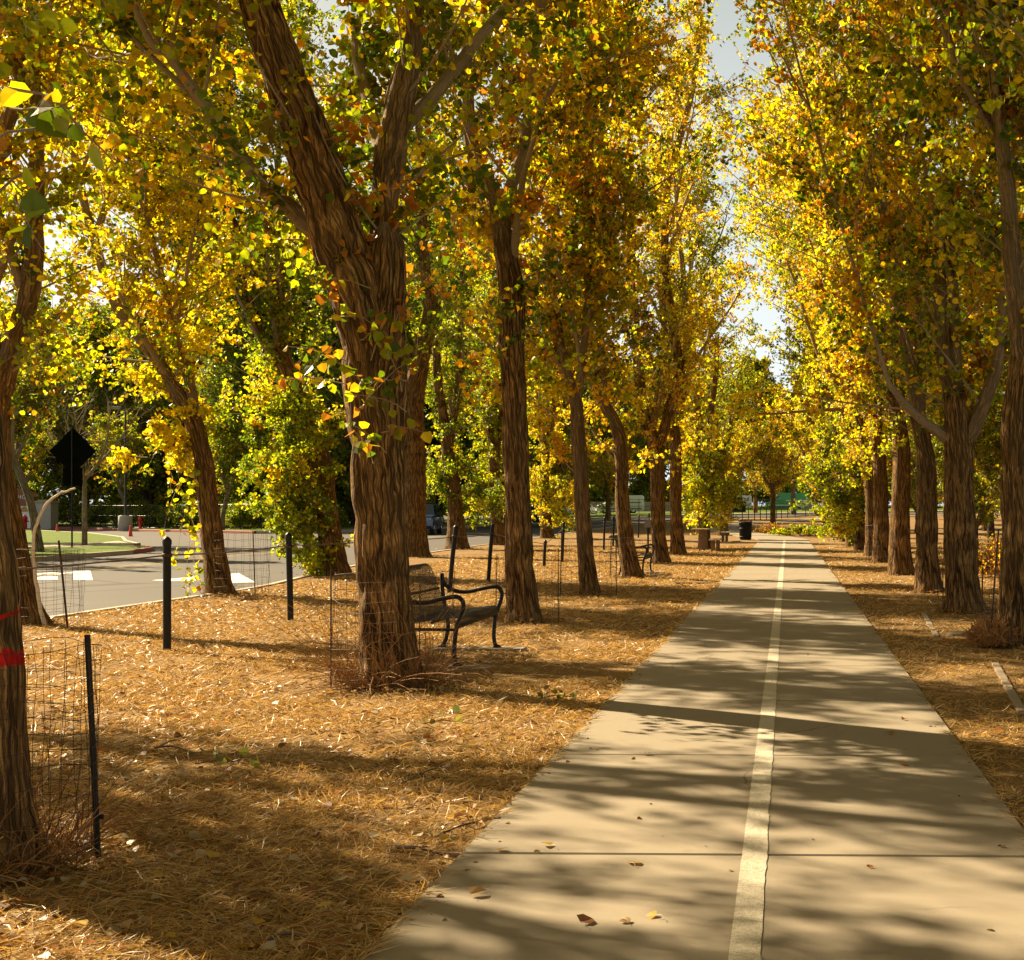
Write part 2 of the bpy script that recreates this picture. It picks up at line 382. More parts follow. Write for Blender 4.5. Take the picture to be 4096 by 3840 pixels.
T = np.gradient(np.stack([X, Y], 1), axis=0); T[0] = (0, 1); T /= np.linalg.norm(T, axis=1, keepdims=True); N = np.stack([T[:, 1], -T[:, 0]], 1)
prof = [(-1.25, -.12), (-1.25, .035), (1.25, .035), (1.25, -.12)]
V = np.stack([np.stack([X + N[:, 0] * a, Y + N[:, 1] * a, gz(X, Y) + b], 1) for a, b in prof], 1); n = len(V); q = np.arange(n * 4).reshape(n, 4)
pm.add(V.reshape(-1, 3), [np.stack([q[:-1, 1:], q[:-1, :-1], q[1:, :-1], q[1:, 1:]], -1).reshape(-1, 4)])
tag(pm.build('path', M['concrete']), kind='structure')
b = MB(); b.add([[PX0 + .01, -12, -.05], [PX1 - .01, -12, -.05], [PX1 - .01, 68, -.05], [PX0 + .01, 68, -.05]], [[0, 1, 2, 3]]); tag(b.build('path_bed', M['gravel']), kind='structure')
lm = MB(); yy = np.arange(-6, 72, .045); lw = .053
jr = np.repeat(rng.normal(0, .0022, len(yy) // 4 + 1), 4)[:len(yy)] + rng.normal(0, .0012, len(yy)); jl = rng.normal(0, .0006, len(yy))
yj0 = (yy - 5.97) / 2.44; keep = np.abs(yj0 - np.round(yj0)) * 2.44 > .02
L0 = np.stack([-.14 - lw + jl, yy, np.full_like(yy, .039)], 1); L1 = np.stack([-.14 + lw + jr, yy, np.full_like(yy, .039)], 1)
Vl = np.stack([L0, L1], 1).reshape(-1, 3); q = np.arange(len(yy) * 2).reshape(-1, 2); Fl = np.stack([q[:-1, 0], q[:-1, 1], q[1:, 1], q[1:, 0]], -1)
lm.add(Vl, [Fl[keep[:-1] | keep[1:]]]); tag(lm.build('path_line', M['line']), kind='structure')

# road markings seen between the left hand trunks
def road_pt(x, y): return G(*S(x, y))[:2]
def road_poly(name, src_pts, off=.004, mat='road_paint'):
    pts = []
    for x, y in src_pts:
        d_ = ray(*S(x, y)); t = (CAMH + .13) / -d_[2]; pts.append((d_[0] * t, d_[1] * t))
    c = np.mean(pts, 0); a = [math.atan2(p[1] - c[1], p[0] - c[0]) for p in pts]
    pts = [p for _, p in sorted(zip(a, pts))]
    V = [[px, py, float(gz(px, py)) - .13 + off] for px, py in pts]
    return tag(MB().add(V, [np.arange(len(V))]).build(name, M[mat]), kind='structure')
r1 = lambda x, y: (x * .5902, 1500 + y * .5902)
r2 = lambda x, y: (600 + x * .5902, 1500 + y * .5902)
road_poly('road_marking_arrow', [r1(205, 1368), r1(390, 1365), r1(392, 1388), r1(205, 1390)])
road_poly('road_marking_arrow', [r1(205, 1347), r1(500, 1332), r1(500, 1347), r1(205, 1360)])
road_poly('road_marking_arrow', [r1(496, 1331), r1(612, 1327), r1(630, 1392), r1(499, 1392)], .008)
road_poly('road_marking_arrow', [r2(10, 1392), r2(300, 1369), r2(330, 1374), r2(330, 1392), r2(120, 1398)])
road_poly('road_marking_arrow', [r2(540, 1349), r2(600, 1343), r2(712, 1405), r2(560, 1409)])
for k in (0, .35):
    yy = np.arange(20, 118, 2.0); xx = kerb_x(yy) - 7.2 - k
    A = np.stack([xx - .06, yy, gz(xx, yy) - .126], 1); B_ = np.stack([xx + .06, yy, gz(xx, yy) - .126], 1)
    q = np.arange(len(yy) * 2).reshape(-1, 2)
    tag(MB().add(np.stack([A, B_], 1).reshape(-1, 3), [np.stack([q[:-1, 0], q[:-1, 1], q[1:, 1], q[1:, 0]], -1)]).build('road_line', m_flat('yellow_paint', (.28, .19, .06), .8) if k == 0 else bpy.data.materials['yellow_paint']), kind='structure')

# grass island, far lawn, pavements
def raised(name, poly, h0, h1, mat):
    """flat-topped sheet following the terrain, triangulated on a grid clipped to poly"""
    bm = bmesh.new(); vs = [bm.verts.new((x, y, 0)) for x, y in poly]; bm.faces.new(vs)
    lo, hi = np.min(poly, 0), np.max(poly, 0)
    for ax in (0, 1):
        for c in np.arange(lo[ax] + 4, hi[ax], 6.0 if hi[ax] - lo[ax] < 120 else 12.0):
            co = [0, 0, 0]; co[ax] = c; no = [0, 0, 0]; no[ax] = 1
            bmesh.ops.bisect_plane(bm, geom=bm.verts[:] + bm.edges[:] + bm.faces[:], plane_co=co, plane_no=no)
    for v in bm.verts: v.co.z = float(gz(v.co.x, v.co.y)) + h1
    bmesh.ops.triangulate(bm, faces=[f for f in bm.faces if len(f.verts) > 4])
    for f in bm.faces:
        if f.normal.z < 0: f.normal_flip()
    return tag(MB().bm(bm).build(name, M[mat]), kind='structure')
isl_front = [(-24.0, 14), (-24.1, 30), (-24.3, 45), (-24.9, 52.5), (-26, 56.6), (-27.4, 59.2), (-28.6, 60.0)]
isl_back = [(-30, 64), (-33, 69), (-37, 77), (-46.6, 92), (-56, 103), (-75, 115)]
raised('lawn_island', isl_front[::-1] + [(-75, 14)] + [(-75, 115)] + isl_back[-2::-1] if False else [(-75, 14)] + isl_front + isl_back, 0, .02, 'lawn')
kerb_strip('island_kerb', isl_front[:4], .18, -.2, .03, M['kerb']); kerb_strip('island_kerb_red', isl_front[3:] + isl_back[:1], .18, -.2, .03, M['red_kerb']); kerb_strip('island_kerb', isl_back, .18, -.2, .03, M['kerb'])
pv = [G(*S(*r1(a, b_)))[:2] for a, b_ in ((120, 1168), (480, 1167), (940, 1150), (800, 1128), (690, 1138), (400, 1143), (120, 1146))]
raised('pavement', [tuple(p) for p in pv], 0, .026, 'kerb')
far_edge = [(-110, 140), (-75, 128), (-66, 121), (-57, 113), (-45, 101), (-35, 91.5), (-30.5, 92), (-27, 97), (-25, 105), (-22.3, 125), (-18, 150), (-8, 178), (10, 198), (40, 214), (110, 226)]
raised('far_lawn', [(-110, 420)] + far_edge + [(110, 420)], 0, .03, 'lawn')
kerb_strip('far_kerb_red', far_edge[1:6], .2, -.2, .05, M['red_kerb']); kerb_strip('far_kerb', far_edge[5:], .2, -.2, .05, M['kerb'])
fe = np.array(far_edge[5:]); nrm = np.gradient(fe, axis=0); nrm /= np.linalg.norm(nrm, axis=1, keepdims=True); nrm = np.stack([-nrm[:, 1], nrm[:, 0]], 1)
raised('far_pavement', [tuple(p) for p in fe + nrm * 2.2] + [tuple(p) for p in (fe + nrm * 4.2)[::-1]], 0, .036, 'kerb')

# ------------------------------------------------------------------ trees
PAL = np.array([(.11, .16, .008), (.36, .38, .012), (.74, .55, .016), (.72, .41, .016), (.58, .23, .018), (.33, .115, .016), (.22, .165, .010)])
#               green           yellow-green    yellow          gold            orange          rust           olive
def unit(v): return v / (np.linalg.norm(v, axis=-1, keepdims=True) + 1e-9)

LEAF6 = np.array([(0, 0, 0), (-.50, .22, .10), (-.40, .66, .09), (0, 1.02, -.04), (.40, .66, .09), (.50, .22, .10)])
LEAF4 = np.array([(0, 0, 0), (-.46, .42, .08), (0, 1.0, 0), (.46, .42, .08)])
def leaves(mb, C, size, col, rg, near=True, flat=False, droop=.35):
    n = len(C)
    if n == 0: return
    ax = unit(rg.normal(size=(n, 3)) + np.array([0, 0, -droop * 2])); nr = rg.normal(size=(n, 3)) + np.array([0, 0, .5])
    if flat:
        ax = unit(np.c_[rg.normal(size=(n, 2)), rg.normal(0, .12, n)]); nr = np.c_[rg.normal(0, .28, (n, 2)), np.ones(n)]
    sd = unit(np.cross(ax, nr)); nn = np.cross(sd, ax)
    T_ = LEAF6 if near else LEAF4
    curl = rg.uniform(.4, 1.8, n)[:, None, None]
    V = C[:, None] + size[:, None, None] * (T_[None, :, :1] * sd[:, None] + T_[None, :, 1:2] * ax[:, None] + curl * T_[None, :, 2:] * nn[:, None])
    k = len(T_); base = (np.arange(n) * k)[:, None]
    Fq = [np.concatenate([base + np.array([0, 3, 2, 1]), base + np.array([0, 5, 4, 3])])] if near else [base + np.array([0, 3, 2, 1])]
    mb.add(V.reshape(-1, 3), Fq, np.repeat(col, k, 0))

def polyline(pts, rad, step):
    pts = np.asarray(pts, float); rad = np.asarray(rad, float)
    d_ = np.r_[0, np.cumsum(np.linalg.norm(np.diff(pts, axis=0), axis=1))]; n = max(4, int(d_[-1] / step))
    # smooth the corners a little by sampling a Catmull-Rom through the points
    t = np.linspace(0, len(pts) - 1, n); i = np.clip(t.astype(int), 0, len(pts) - 2); f = (t - i)[:, None]
    p0, p1, p2, p3 = pts[np.maximum(i - 1, 0)], pts[i], pts[i + 1], pts[np.minimum(i + 2, len(pts) - 1)]
    Q = .5 * ((2 * p1) + (-p0 + p2) * f + (2 * p0 - 5 * p1 + 4 * p2 - p3) * f ** 2 + (-p0 + 3 * p1 - 3 * p2 + p3) * f ** 3)
    return Q, np.interp(t, np.arange(len(pts)), rad)

def ridger(rg, amp):
    def table(nu, sv):
        tab = rg.random((64, nu))
        def g(th, y):
            x = th / (2 * np.pi) * nu; y = y * sv; xi, yi = np.floor(x).astype(int), np.floor(y).astype(int); fx, fy = x - xi, y - yi
            fx, fy = fx * fx * (3 - 2 * fx), fy * fy * (3 - 2 * fy); a, b_, c_, d_ = tab[yi % 64, xi % nu], tab[yi % 64, (xi + 1) % nu], tab[(yi + 1) % 64, xi % nu], tab[(yi + 1) % 64, (xi + 1) % nu]
            return (a * (1 - fx) + b_ * fx) * (1 - fy) + (c_ * (1 - fx) + d_ * fx) * fy
        return g
    n1, n2, n3, n4 = table(11, 1.6), table(23, 3.6), table(4, 1.1), table(7, 2.4)
    def f(th, L, Rn):
        th, L = np.broadcast_arrays(th + 0 * L, L + 0 * th); wv = .9 * (n4(th, L) - .5)
        r1 = np.clip(np.abs(2 * n1(th + wv * .5, L) - 1) / .5, 0, 1); r2 = np.clip(np.abs(2 * n2(th + wv * .4, L) - 1) / .6, 0, 1)
        a = np.clip((Rn - .04) / .10, 0, 1)
        return 1 + a * (amp / .27) * ((.026 * r1 + .010 * r2 - .026) / np.maximum(Rn, .05) + .16 * (n3(th, L) - .5))
    return f

def foliage(limbs, rg, dens=3.0, zmin=2.4, rmax=.13, L=(.7, 2.0), nt=6, nl=16, size=.075, w=None, spread=1.0, up=.45, near=True, extra=(), twig_seg=3, crown_top=16.5):
    """side branches, twigs and leaves along the limbs -> (branch MB, leaf MB)"""
    w = np.array(w if w is not None else [.2, .3, .25, .15, .06, .02, .02], float); w /= w.sum()
    O, D, LL = [], [], []
    for pts, rad in limbs:
        dd = np.linalg.norm(np.diff(pts, axis=0), axis=1); cum = np.r_[0, np.cumsum(dd)]
        n = rg.poisson(cum[-1] * dens)
        if n == 0: continue
        t = rg.uniform(0, cum[-1], n); o = np.stack([np.interp(t, cum, pts[:, k]) for k in range(3)], 1)
        tg = unit(np.stack([np.interp(t, cum, np.gradient(pts[:, k])) for k in range(3)], 1)); r = np.interp(t, cum, rad)
        ok = (o[:, 2] > zmin + rg.normal(0, .35, n)) & (r < rmax * rg.uniform(.7, 1.6, n)); o, tg, t = o[ok], tg[ok], t[ok]
        if not len(o): continue
        pr = unit(np.cross(tg, rg.normal(size=(len(o), 3))))
        D.append(unit(tg * .35 + pr * spread + np.array([0, 0, up]))); O.append(o); LL.append(rg.uniform(*L, len(o)) * np.clip((crown_top + 1 - o[:, 2]) / 4, .35, 1))
    for o, dv, ln in extra:
        O.append(np.array([o], float)); D.append(unit(np.array([dv], float))); LL.append(np.array([ln]))
    O, D, LL = np.concatenate(O), np.concatenate(D), np.concatenate(LL); n = len(O)
    s_ = np.linspace(0, 1, 6)[None, :, None]; bend = unit(rg.normal(size=(n, 3)))[:, None] * .18 + np.array([0, 0, .12])
    BP = O[:, None] + D[:, None] * s_ * LL[:, None, None] + bend * (s_ ** 2) * LL[:, None, None]
    br = MB(); br.tubes(BP, (.004 + .009 * LL)[:, None] * np.linspace(1, .3, 6)[None], 4)
    # twigs
    k = nt; s2 = rg.uniform(.15, 1.0, (n, k)); fi = s2 * 5; ii = np.clip(fi.astype(int), 0, 4); ff = (fi - ii)[..., None]
    idx = np.arange(n)[:, None]; TO = BP[idx, ii] * (1 - ff) + BP[idx, ii + 1] * ff
    TD = unit(D[:, None] * .45 + rg.normal(size=(n, k, 3)) * .75 + np.array([0, 0, -.05])); TL = rg.uniform(.22, .6, (n, k)) * np.clip(LL, .5, 1.6)[:, None]
    TO, TD, TL = TO.reshape(-1, 3), TD.reshape(-1, 3), TL.reshape(-1); s3 = np.linspace(0, 1, 3)[None, :, None]
    TP = TO[:, None] + TD[:, None] * s3 * TL[:, None, None] + np.array([0, 0, -.12]) * s3 ** 2 * TL[:, None, None]
    br.tubes(TP, np.full((len(TP), 3), .0035) * np.array([1, .8, .5]), twig_seg)
    # leaves
    nt_ = len(TP); cnt = nl; u_ = rg.uniform(.15, 1.05, (nt_, cnt))[..., None]
    C = TO[:, None] + TD[:, None] * u_ * TL[:, None, None] + np.array([0, 0, -.12]) * u_ ** 2 * TL[:, None, None] + rg.normal(0, .045, (nt_, cnt, 3))
    C = C.reshape(-1, 3); m = len(C)
    bc = rg.choice(len(PAL), n, p=w); bc = np.repeat(bc, k * cnt); own = rg.random(m) < .55
    ci = np.where(own, bc, rg.choice(len(PAL), m, p=w)); col = PAL[ci] * rg.uniform(.7, 1.25, (m, 1))
    lf = MB(); leaves(lf, C, size * rg.uniform(.6, 1.25, m), col, rg, near)
    return br, lf

def shoots(mb, base, r, n, h, rg, col=(.26, .135, .045)):
    """dry suckers and straw round the foot of a trunk"""
    a = rg.uniform(0, 6.28, n); rr = r * rg.uniform(.8, 1.45, n)
    O = np.stack([np.cos(a) * rr, np.sin(a) * rr, np.zeros(n)], 1) + base
    D = unit(np.stack([np.cos(a + rg.normal(0, 1.2, n)) * .5, np.sin(a + rg.normal(0, 1.2, n)) * .5, rg.uniform(.1, 1.2, n)], 1)); L_ = h * rg.uniform(.25, 1, n) ** 1.6
    s_ = np.linspace(0, 1, 6)[None, :, None]
    Pn = O[:, None] + D[:, None] * s_ * L_[:, None, None] + (rg.normal(0, .35, (n, 1, 3)) + np.array([0, 0, -.35])) * s_ ** 2 * L_[:, None, None]
    Pn[..., 2] = np.maximum(Pn[..., 2], base[2] + .01)
    mb.tubes(Pn, np.full((n, 6), .003) * np.linspace(1, .5, 6), 3, np.array(col) * rg.uniform(.5, 1.6, (n, 1)))

def make_tree(name, label, limbs_raw, base, seed, cat='tree', group=None, bark='bark', leafm='leaf', seg=(28, 10), step=(.08, .2), amp=.24, fol=None, sh=None, flare=True):
    """limbs_raw: list of (pts, radii); the first is the trunk"""
    rg = np.random.default_rng(seed); base = np.asarray(base, float)
    root = empty(name, base, label, cat, group)
    tm = MB(); limbs = []
    for i, (pts, rad) in enumerate(limbs_raw):
        if i == 0 and len(limbs_raw) > 1:
            pts, rad = np.asarray(pts, float), np.asarray(rad, float); e = unit(pts[-1] - pts[-2]); pts = np.concatenate([pts, [pts[-1] + e * rad[-1] * .7, pts[-1] + e * rad[-1] * 1.3]]); rad = np.r_[rad, rad[-1] * .75, rad[-1] * .12]
        Q, rq = polyline(pts, rad, step[0] if i == 0 or rad[0] > .12 else step[1])
        if i == 0 and flare:
            hgt = Q[:, 2] - base[2]; Q[0, 2] -= .12; rq = rq * (1 + .22 * np.exp(-np.maximum(hgt, 0) / .22))
        limbs.append((Q, rq)); big = rad[0] > .10
        tm.tubes(Q[None], rq[None], seg[0] if big else seg[1], ridge=ridger(rg, amp) if big else None)
    f = dict(fol or {}); sub = f.pop('sub', .6); bias = np.array(f.pop('bias', (0, 0, 0)), float); sl_ = f.pop('sublen', (2.2, 5.0)); top = f.get('crown_top', 16.5)
    if sub:
        for Q, rq in list(limbs):
            cum = np.r_[0, np.cumsum(np.linalg.norm(np.diff(Q, axis=0), axis=1))]
            for t in rg.uniform(0, cum[-1], rg.poisson(cum[-1] * sub)):
                o = np.array([np.interp(t, cum, Q[:, k]) for k in range(3)]); r = np.interp(t, cum, rq)
                if o[2] < max(3.6, f.get('zmin', 3) + .5) or r < .035 or r > .24: continue
                j = min(np.searchsorted(cum, t), len(Q) - 2); tg = unit(Q[j + 1] - Q[j]); pr = unit(np.cross(tg, rg.normal(size=3)))
                dv = unit(tg * .7 + pr * .6 + np.array([0, 0, .5]) + bias); ln = rg.uniform(*sl_) * np.clip((top + 2 - o[2]) / 6, .4, 1); p = o; pts = [p]
                for k in range(6):
                    p = p + dv * ln / 6; pts.append(p); dv = unit(dv + rg.normal(0, .09, 3) + np.array([0, 0, .10]))
                Q2, r2_ = polyline(pts, min(r * .55, .075) * np.linspace(1, .15, 7), .25)
                limbs.append((Q2, r2_)); tm.tubes(Q2[None], r2_[None], 8 if seg[1] > 6 else 5)
    tm.build('trunk', M[bark], root, True, origin=base)
    sprays = f.pop('sprays', ())
    br, lf = foliage(limbs, rg, **f)
    for o, dv, ln, nlv, sz, wts in sprays:
        t = np.linspace(0, 1, 7)[:, None]; dv = unit(np.array(dv, float)); Q = np.asarray(o) + dv * t * ln + np.array([0, 0, -.3]) * t ** 2 * ln + np.r_[[[0, 0, 0]], np.cumsum(rg.normal(0, .012, (6, 3)), 0)]
        br.tubes(Q[None], np.linspace(.006, .002, 7)[None], 4); k = rg.uniform(.8, 6, nlv); kk = k.astype(int).clip(0, 5); C = Q[kk] + (Q[kk + 1] - Q[kk]) * (k - kk)[:, None] + rg.normal(0, .035, (nlv, 3))
        leaves(lf, C, sz * rg.uniform(.6, 1.2, nlv), PAL[rg.choice(len(PAL), nlv, p=np.array(wts) / sum(wts))] * rg.uniform(.75, 1.2, (nlv, 1)), rg, True)
    br.build('branches', M[bark], root, True, origin=base); lf.build('crown', M[leafm], root, False, origin=base)
    if sh:
        m_ = MB(); shoots(m_, base, sh[0], sh[1], sh[2], rg); m_.build('dry_shoots', M['shoots'], root, origin=base)
    return root

def px_limbs(Y, L, rg, top=16, fork_depth=.10):
    """limbs given as (u, v, width) pixels at depth Y -> world polylines, carried on upwards out of the frame"""
    out = []
    for i, lim in enumerate(L):
        dy = 0 if i == 0 else rg.normal(0, fork_depth); pts, rad = [], []
        v0 = lim[0][1]
        for (u, v, w_) in lim:
            Yd = Y + (0 if i == 0 else dy * (v0 - v) * K / F * Y)
            pts.append(P(u, v, Yd)); rad.append(max(w_, 4) / 2 * K / F * Yd)
        p, r = pts[-1], rad[-1]; dv = unit(pts[-1] - pts[-2])
        if len(lim) > 3 and p[2] < top and r > .02 and (i > 0 or len(L) == 1):
            d0 = dv.copy(); nseg = 4; ln = (top - p[2]) / nseg / .92; d0[:2] *= .75
            for k in range(nseg):
                d0 = unit(d0 * .85 + np.array([rg.normal(0, .10), rg.normal(0, .10), .35])); p = p + d0 * ln
                r = r * .62; pts.append(p); rad.append(max(r, .012))
        out.append((np.array(pts), np.array(rad)))
    b = G(L[0][0][0], L[0][0][1]); out[0][0][0] = (out[0][0][0][0], out[0][0][0][1], b[2] - .02)
    return out

GOLD = [.10, .27, .36, .19, .04, .01, .03]; AMBER = [.16, .25, .25, .19, .09, .02, .04]; YG = [.24, .42, .26, .05, .01, .0, .02]; BRIGHT = [.08, .28, .48, .13, .01, .0, .02]; MIXG = [.27, .31, .21, .11, .06, .01, .03]; GREEN = [.52, .32, .05, .02, .01, .01, .08]
NEARF = dict(nt=7, nl=17, L=(.6, 2.0))
ROWG = 'poplars between the bench line and the path'; KERBG = 'poplars along the road kerb'; RIGHTG = 'poplars on the far side of the path'

def ptree(name, label, Y, L, seed, group, w, sh=None, base=None, top=16, ws=1.0, **kw):
    L = [[(u, v, q_ * (ws if k < 1 or q_ > 24 else .5 + .5 * ws)) for u, v, q_ in lim] for k, lim in enumerate(L)]
    rg = np.random.default_rng(seed + 100); fol = dict(NEARF); fol.update(kw.pop('fol', {})); fol.setdefault('w', w); fol['dens'] = fol.get('dens', 4.4) * .85; fol['near'] = Y < 36; fol['rmax'] = max(fol.get('rmax', .13), .21 if Y > 14 else .15); fol['nl'] = 21 if Y < 36 else 15; fol['size'] = fol.get('size', .078) * (.95 if Y < 14 else 1.0 if Y < 36 else 1.15)
    if group == RIGHTG: fol.setdefault('bias', (-.28, 0, .1)); fol.setdefault('sub', .6); fol.setdefault('sublen', (2.5, 6.5))
    lb = px_limbs(Y, L, rg, top); b = lb[0][0][0].copy(); b[2] = float(gz(b[0], b[1]))
    return make_tree(name, label, lb, b, seed, 'tree', group, sh=sh, fol=fol, **kw)

def hang(pts, Y, n, ln, rg, outward=(0, 0)):          # drooping leafy branches for low skirts of foliage
    return [(P(u + rg.normal(0, 14), v + rg.normal(0, 14), Y + rg.normal(0, .5)), (rg.normal(outward[0], .6), rg.normal(outward[1], .6), rg.uniform(-.8, .3)), ln * rg.uniform(.5, 1.1)) for (u, v) in pts for _ in range(n)]
hr = np.random.default_rng(3)

# --- row between bench and path
ptree('poplar_tree', 'big furrowed trunk with red paint marks cut by the edge of the picture', 5.85,
      [[(-48, 1690, 220), (-55, 1500, 205), (-62, 1300, 205), (-78, 1100, 200), (-98, 900, 195), (-120, 700, 190), (-150, 450, 180)],
       [(-120, 720, 150), (-150, 350, 130), (-160, -100, 120), (-120, -600, 100), (-60, -1100, 80)], [(-140, 500, 120), (-260, 0, 110), (-360, -600, 90), (-420, -1200, 60)]],
      11, ROWG, MIXG, sh=(.3, 600, .6), bark='bark_paint', seg=(64, 12), step=(.05, .2), fol=dict(dens=4.2, nl=14, zmin=3.0, rmax=.2, sprays=[(P(u, v, 4.6), (hr.normal(0, .6), -.2, hr.uniform(-.6, .4)), .45, 7, .085, [.5, .3, .05, .03, .1, .0, .05]) for u, v in ((5, 170), (20, 210), (70, 250), (15, 300), (60, 330), (30, 380))]), top=14)
ptree('poplar_tree', 'forked poplar in front of the bench with two heavy limbs and leafy shoots', 11.9,
      [[(757, 1338, 125), (754, 1290, 112), (748, 1200, 106), (742, 1100, 103), (738, 1000, 99), (735, 900, 100), (730, 800, 108), (727, 710, 118), (735, 630, 104), (744, 550, 84), (747, 480, 74)],
       [(728, 750, 96), (716, 660, 104), (692, 560, 102), (660, 480, 98), (630, 380, 94), (590, 250, 88), (545, 130, 82), (500, 0, 74), (468, -120, 62), (448, -260, 42), (430, -450, 28)],
       [(743, 580, 76), (746, 530, 74), (748, 470, 68), (748, 400, 62), (755, 300, 60), (775, 200, 55), (795, 100, 48), (805, 0, 42), (812, -120, 34), (820, -300, 20)],
       [(680, 530, 40), (640, 470, 38), (600, 440, 37), (560, 400, 34), (523, 380, 31), (472, 309, 28), (395, 200, 24), (330, 110, 18), (260, 10, 12)]],
      12, ROWG, MIXG, sh=(.27, 650, .95), seg=(84, 14), step=(.035, .12), amp=.30,
      fol=dict(dens=4.4, L=(.5, 1.5), rmax=.12, zmin=3.4, size=.078, bias=(0, .7, 0), sub=.85, sprays=[(P(u, v, 11.6), (hr.normal(0, .5), -.35, hr.uniform(-.2, 1.1)), hr.uniform(.35, .8), 9, .092, [.3, .25, .06, .06, .22, .1, .05]) for u, v in ((690, 620), (672, 700), (700, 660), (740, 840), (780, 760), (800, 700), (735, 780), (760, 640), (720, 560), (790, 800), (750, 880), (655, 660), (770, 700), (690, 750), (725, 900), (790, 740), (660, 580), (640, 620), (720, 700))]))
ptree('poplar_tree', 'tall straight poplar just beyond the bench with a knotted fork above head height', 18.75,
      [[(1018, 1213, 80), (1013, 1150, 68), (1008, 1050, 62), (1003, 950, 58), (1000, 850, 56), (998, 750, 55), (992, 650, 62), (992, 570, 60), (984, 510, 52), (976, 460, 48)],
       [(982, 520, 44), (966, 400, 42), (950, 365, 38), (925, 320, 34), (912, 250, 30), (908, 170, 26), (905, 60, 20), (905, -100, 14)],
       [(984, 500, 38), (978, 430, 34), (990, 370, 28), (1005, 325, 26), (1017, 286, 24), (1034, 158, 22), (1045, 43, 20), (1060, -100, 14)]],
      13, ROWG, AMBER, ws=0.86, sh=(.25, 130, .4), seg=(56, 12), step=(.05, .2), fol=dict(dens=4.6, rmax=.17, zmin=2.9, bias=(0, .45, 0)))
ptree('poplar_tree', 'poplar with a swollen base and rusty leaf cluster, between knotted poplar and second bench', 25.,
      [[(1145, 1160, 58), (1140, 1100, 44), (1131, 1000, 40), (1126, 900, 38), (1122, 830, 38), (1118, 780, 34), (1106, 742, 28)],
       [(1112, 765, 30), (1090, 680, 26), (1077, 600, 24), (1071, 543, 22), (1080, 400, 18), (1095, 250, 15), (1100, 80, 11)], [(1118, 780, 22), (1132, 690, 18), (1140, 560, 16), (1135, 420, 14), (1150, 260, 11), (1165, 120, 9)]],
      14, ROWG, AMBER, ws=0.74, sh=(.26, 90, .35), seg=(40, 10), fol=dict(dens=5.2, zmin=2.1))
ptree('poplar_tree', 'left leaning poplar trunk standing directly in front of the second bench', 31.5,
      [[(1228, 1124, 46), (1217, 1060, 38), (1208, 980, 36), (1206, 900, 34), (1203, 850, 33), (1188, 810, 30), (1166, 775, 26), (1150, 740, 24)],
       [(1160, 760, 24), (1142, 720, 22), (1132, 640, 19), (1120, 520, 16), (1110, 380, 13), (1105, 240, 10)], [(1175, 790, 22), (1170, 740, 20), (1166, 657, 18), (1165, 520, 15), (1172, 360, 12), (1180, 200, 10)]],
      15, ROWG, AMBER, ws=0.78, sh=(.22, 70, .35), seg=(36, 10), fol=dict(dens=4.8, zmin=2.4))
ptree('poplar_tree', 'Y forked poplar with one pale limb bending over the second bench', 41.,
      [[(1284, 1094, 42), (1279, 1040, 32), (1277, 950, 31), (1275, 880, 32), (1266, 845, 27)],
       [(1270, 860, 26), (1250, 795, 24), (1240, 720, 21), (1235, 650, 20), (1228, 550, 19), (1225, 450, 18), (1222, 300, 15), (1220, 150, 12)],
       [(1276, 870, 24), (1289, 835, 22), (1303, 780, 22), (1321, 750, 22), (1317, 700, 21), (1310, 655, 20), (1295, 545, 19), (1290, 480, 17), (1297, 360, 16), (1323, 258, 14), (1345, 170, 12), (1358, 60, 10)]],
      16, ROWG, GOLD, ws=0.88, seg=(32, 10), fol=dict(dens=3.6, zmin=2.6, nl=14, L=(.6, 1.7)))
ptree('poplar_tree', 'dark trunked poplar close behind the Y forked one beside the picnic table', 48.,
      [[(1317, 1080, 36), (1312, 1000, 27), (1312, 920, 26), (1312, 860, 25), (1302, 800, 22)], [(1308, 830, 20), (1296, 740, 18), (1290, 640, 16), (1280, 500, 13), (1275, 360, 11)], [(1310, 840, 18), (1328, 740, 16), (1332, 640, 14), (1325, 520, 12)]],
      17, ROWG, GOLD, ws=0.9, seg=(28, 8), fol=dict(dens=3.6, zmin=2.0, nl=13, L=(.6, 1.6), size=.085))
ptree('poplar_tree', 'poplar hidden to the ground in bright yellow green shoots behind the picnic table', 55.,
      [[(1368, 1060, 26), (1366, 1000, 20), (1364, 930, 19), (1368, 860, 18)], [(1366, 900, 16), (1352, 780, 14), (1346, 680, 12), (1340, 560, 10)], [(1367, 880, 15), (1384, 770, 13), (1392, 660, 11)]],
      18, ROWG, YG, seg=(24, 8), fol=dict(dens=3.4, zmin=1.8, size=.09, extra=hang([(1365, 900), (1350, 940), (1375, 950), (1360, 990), (1385, 890), (1395, 960), (1350, 860)], 54, 14, 1.0, hr)))
ptree('poplar_tree', 'last poplar of its row, brown trunk by the litter bin', 80.,
      [[(1404, 1034, 22), (1403, 980, 15), (1400, 930, 14), (1404, 880, 13)], [(1402, 910, 12), (1392, 840, 10), (1386, 760, 9)], [(1403, 900, 11), (1418, 820, 10), (1424, 740, 8)]],
      19, ROWG, YG, seg=(20, 8), fol=dict(dens=3.4, zmin=2.2, size=.11, nl=14))
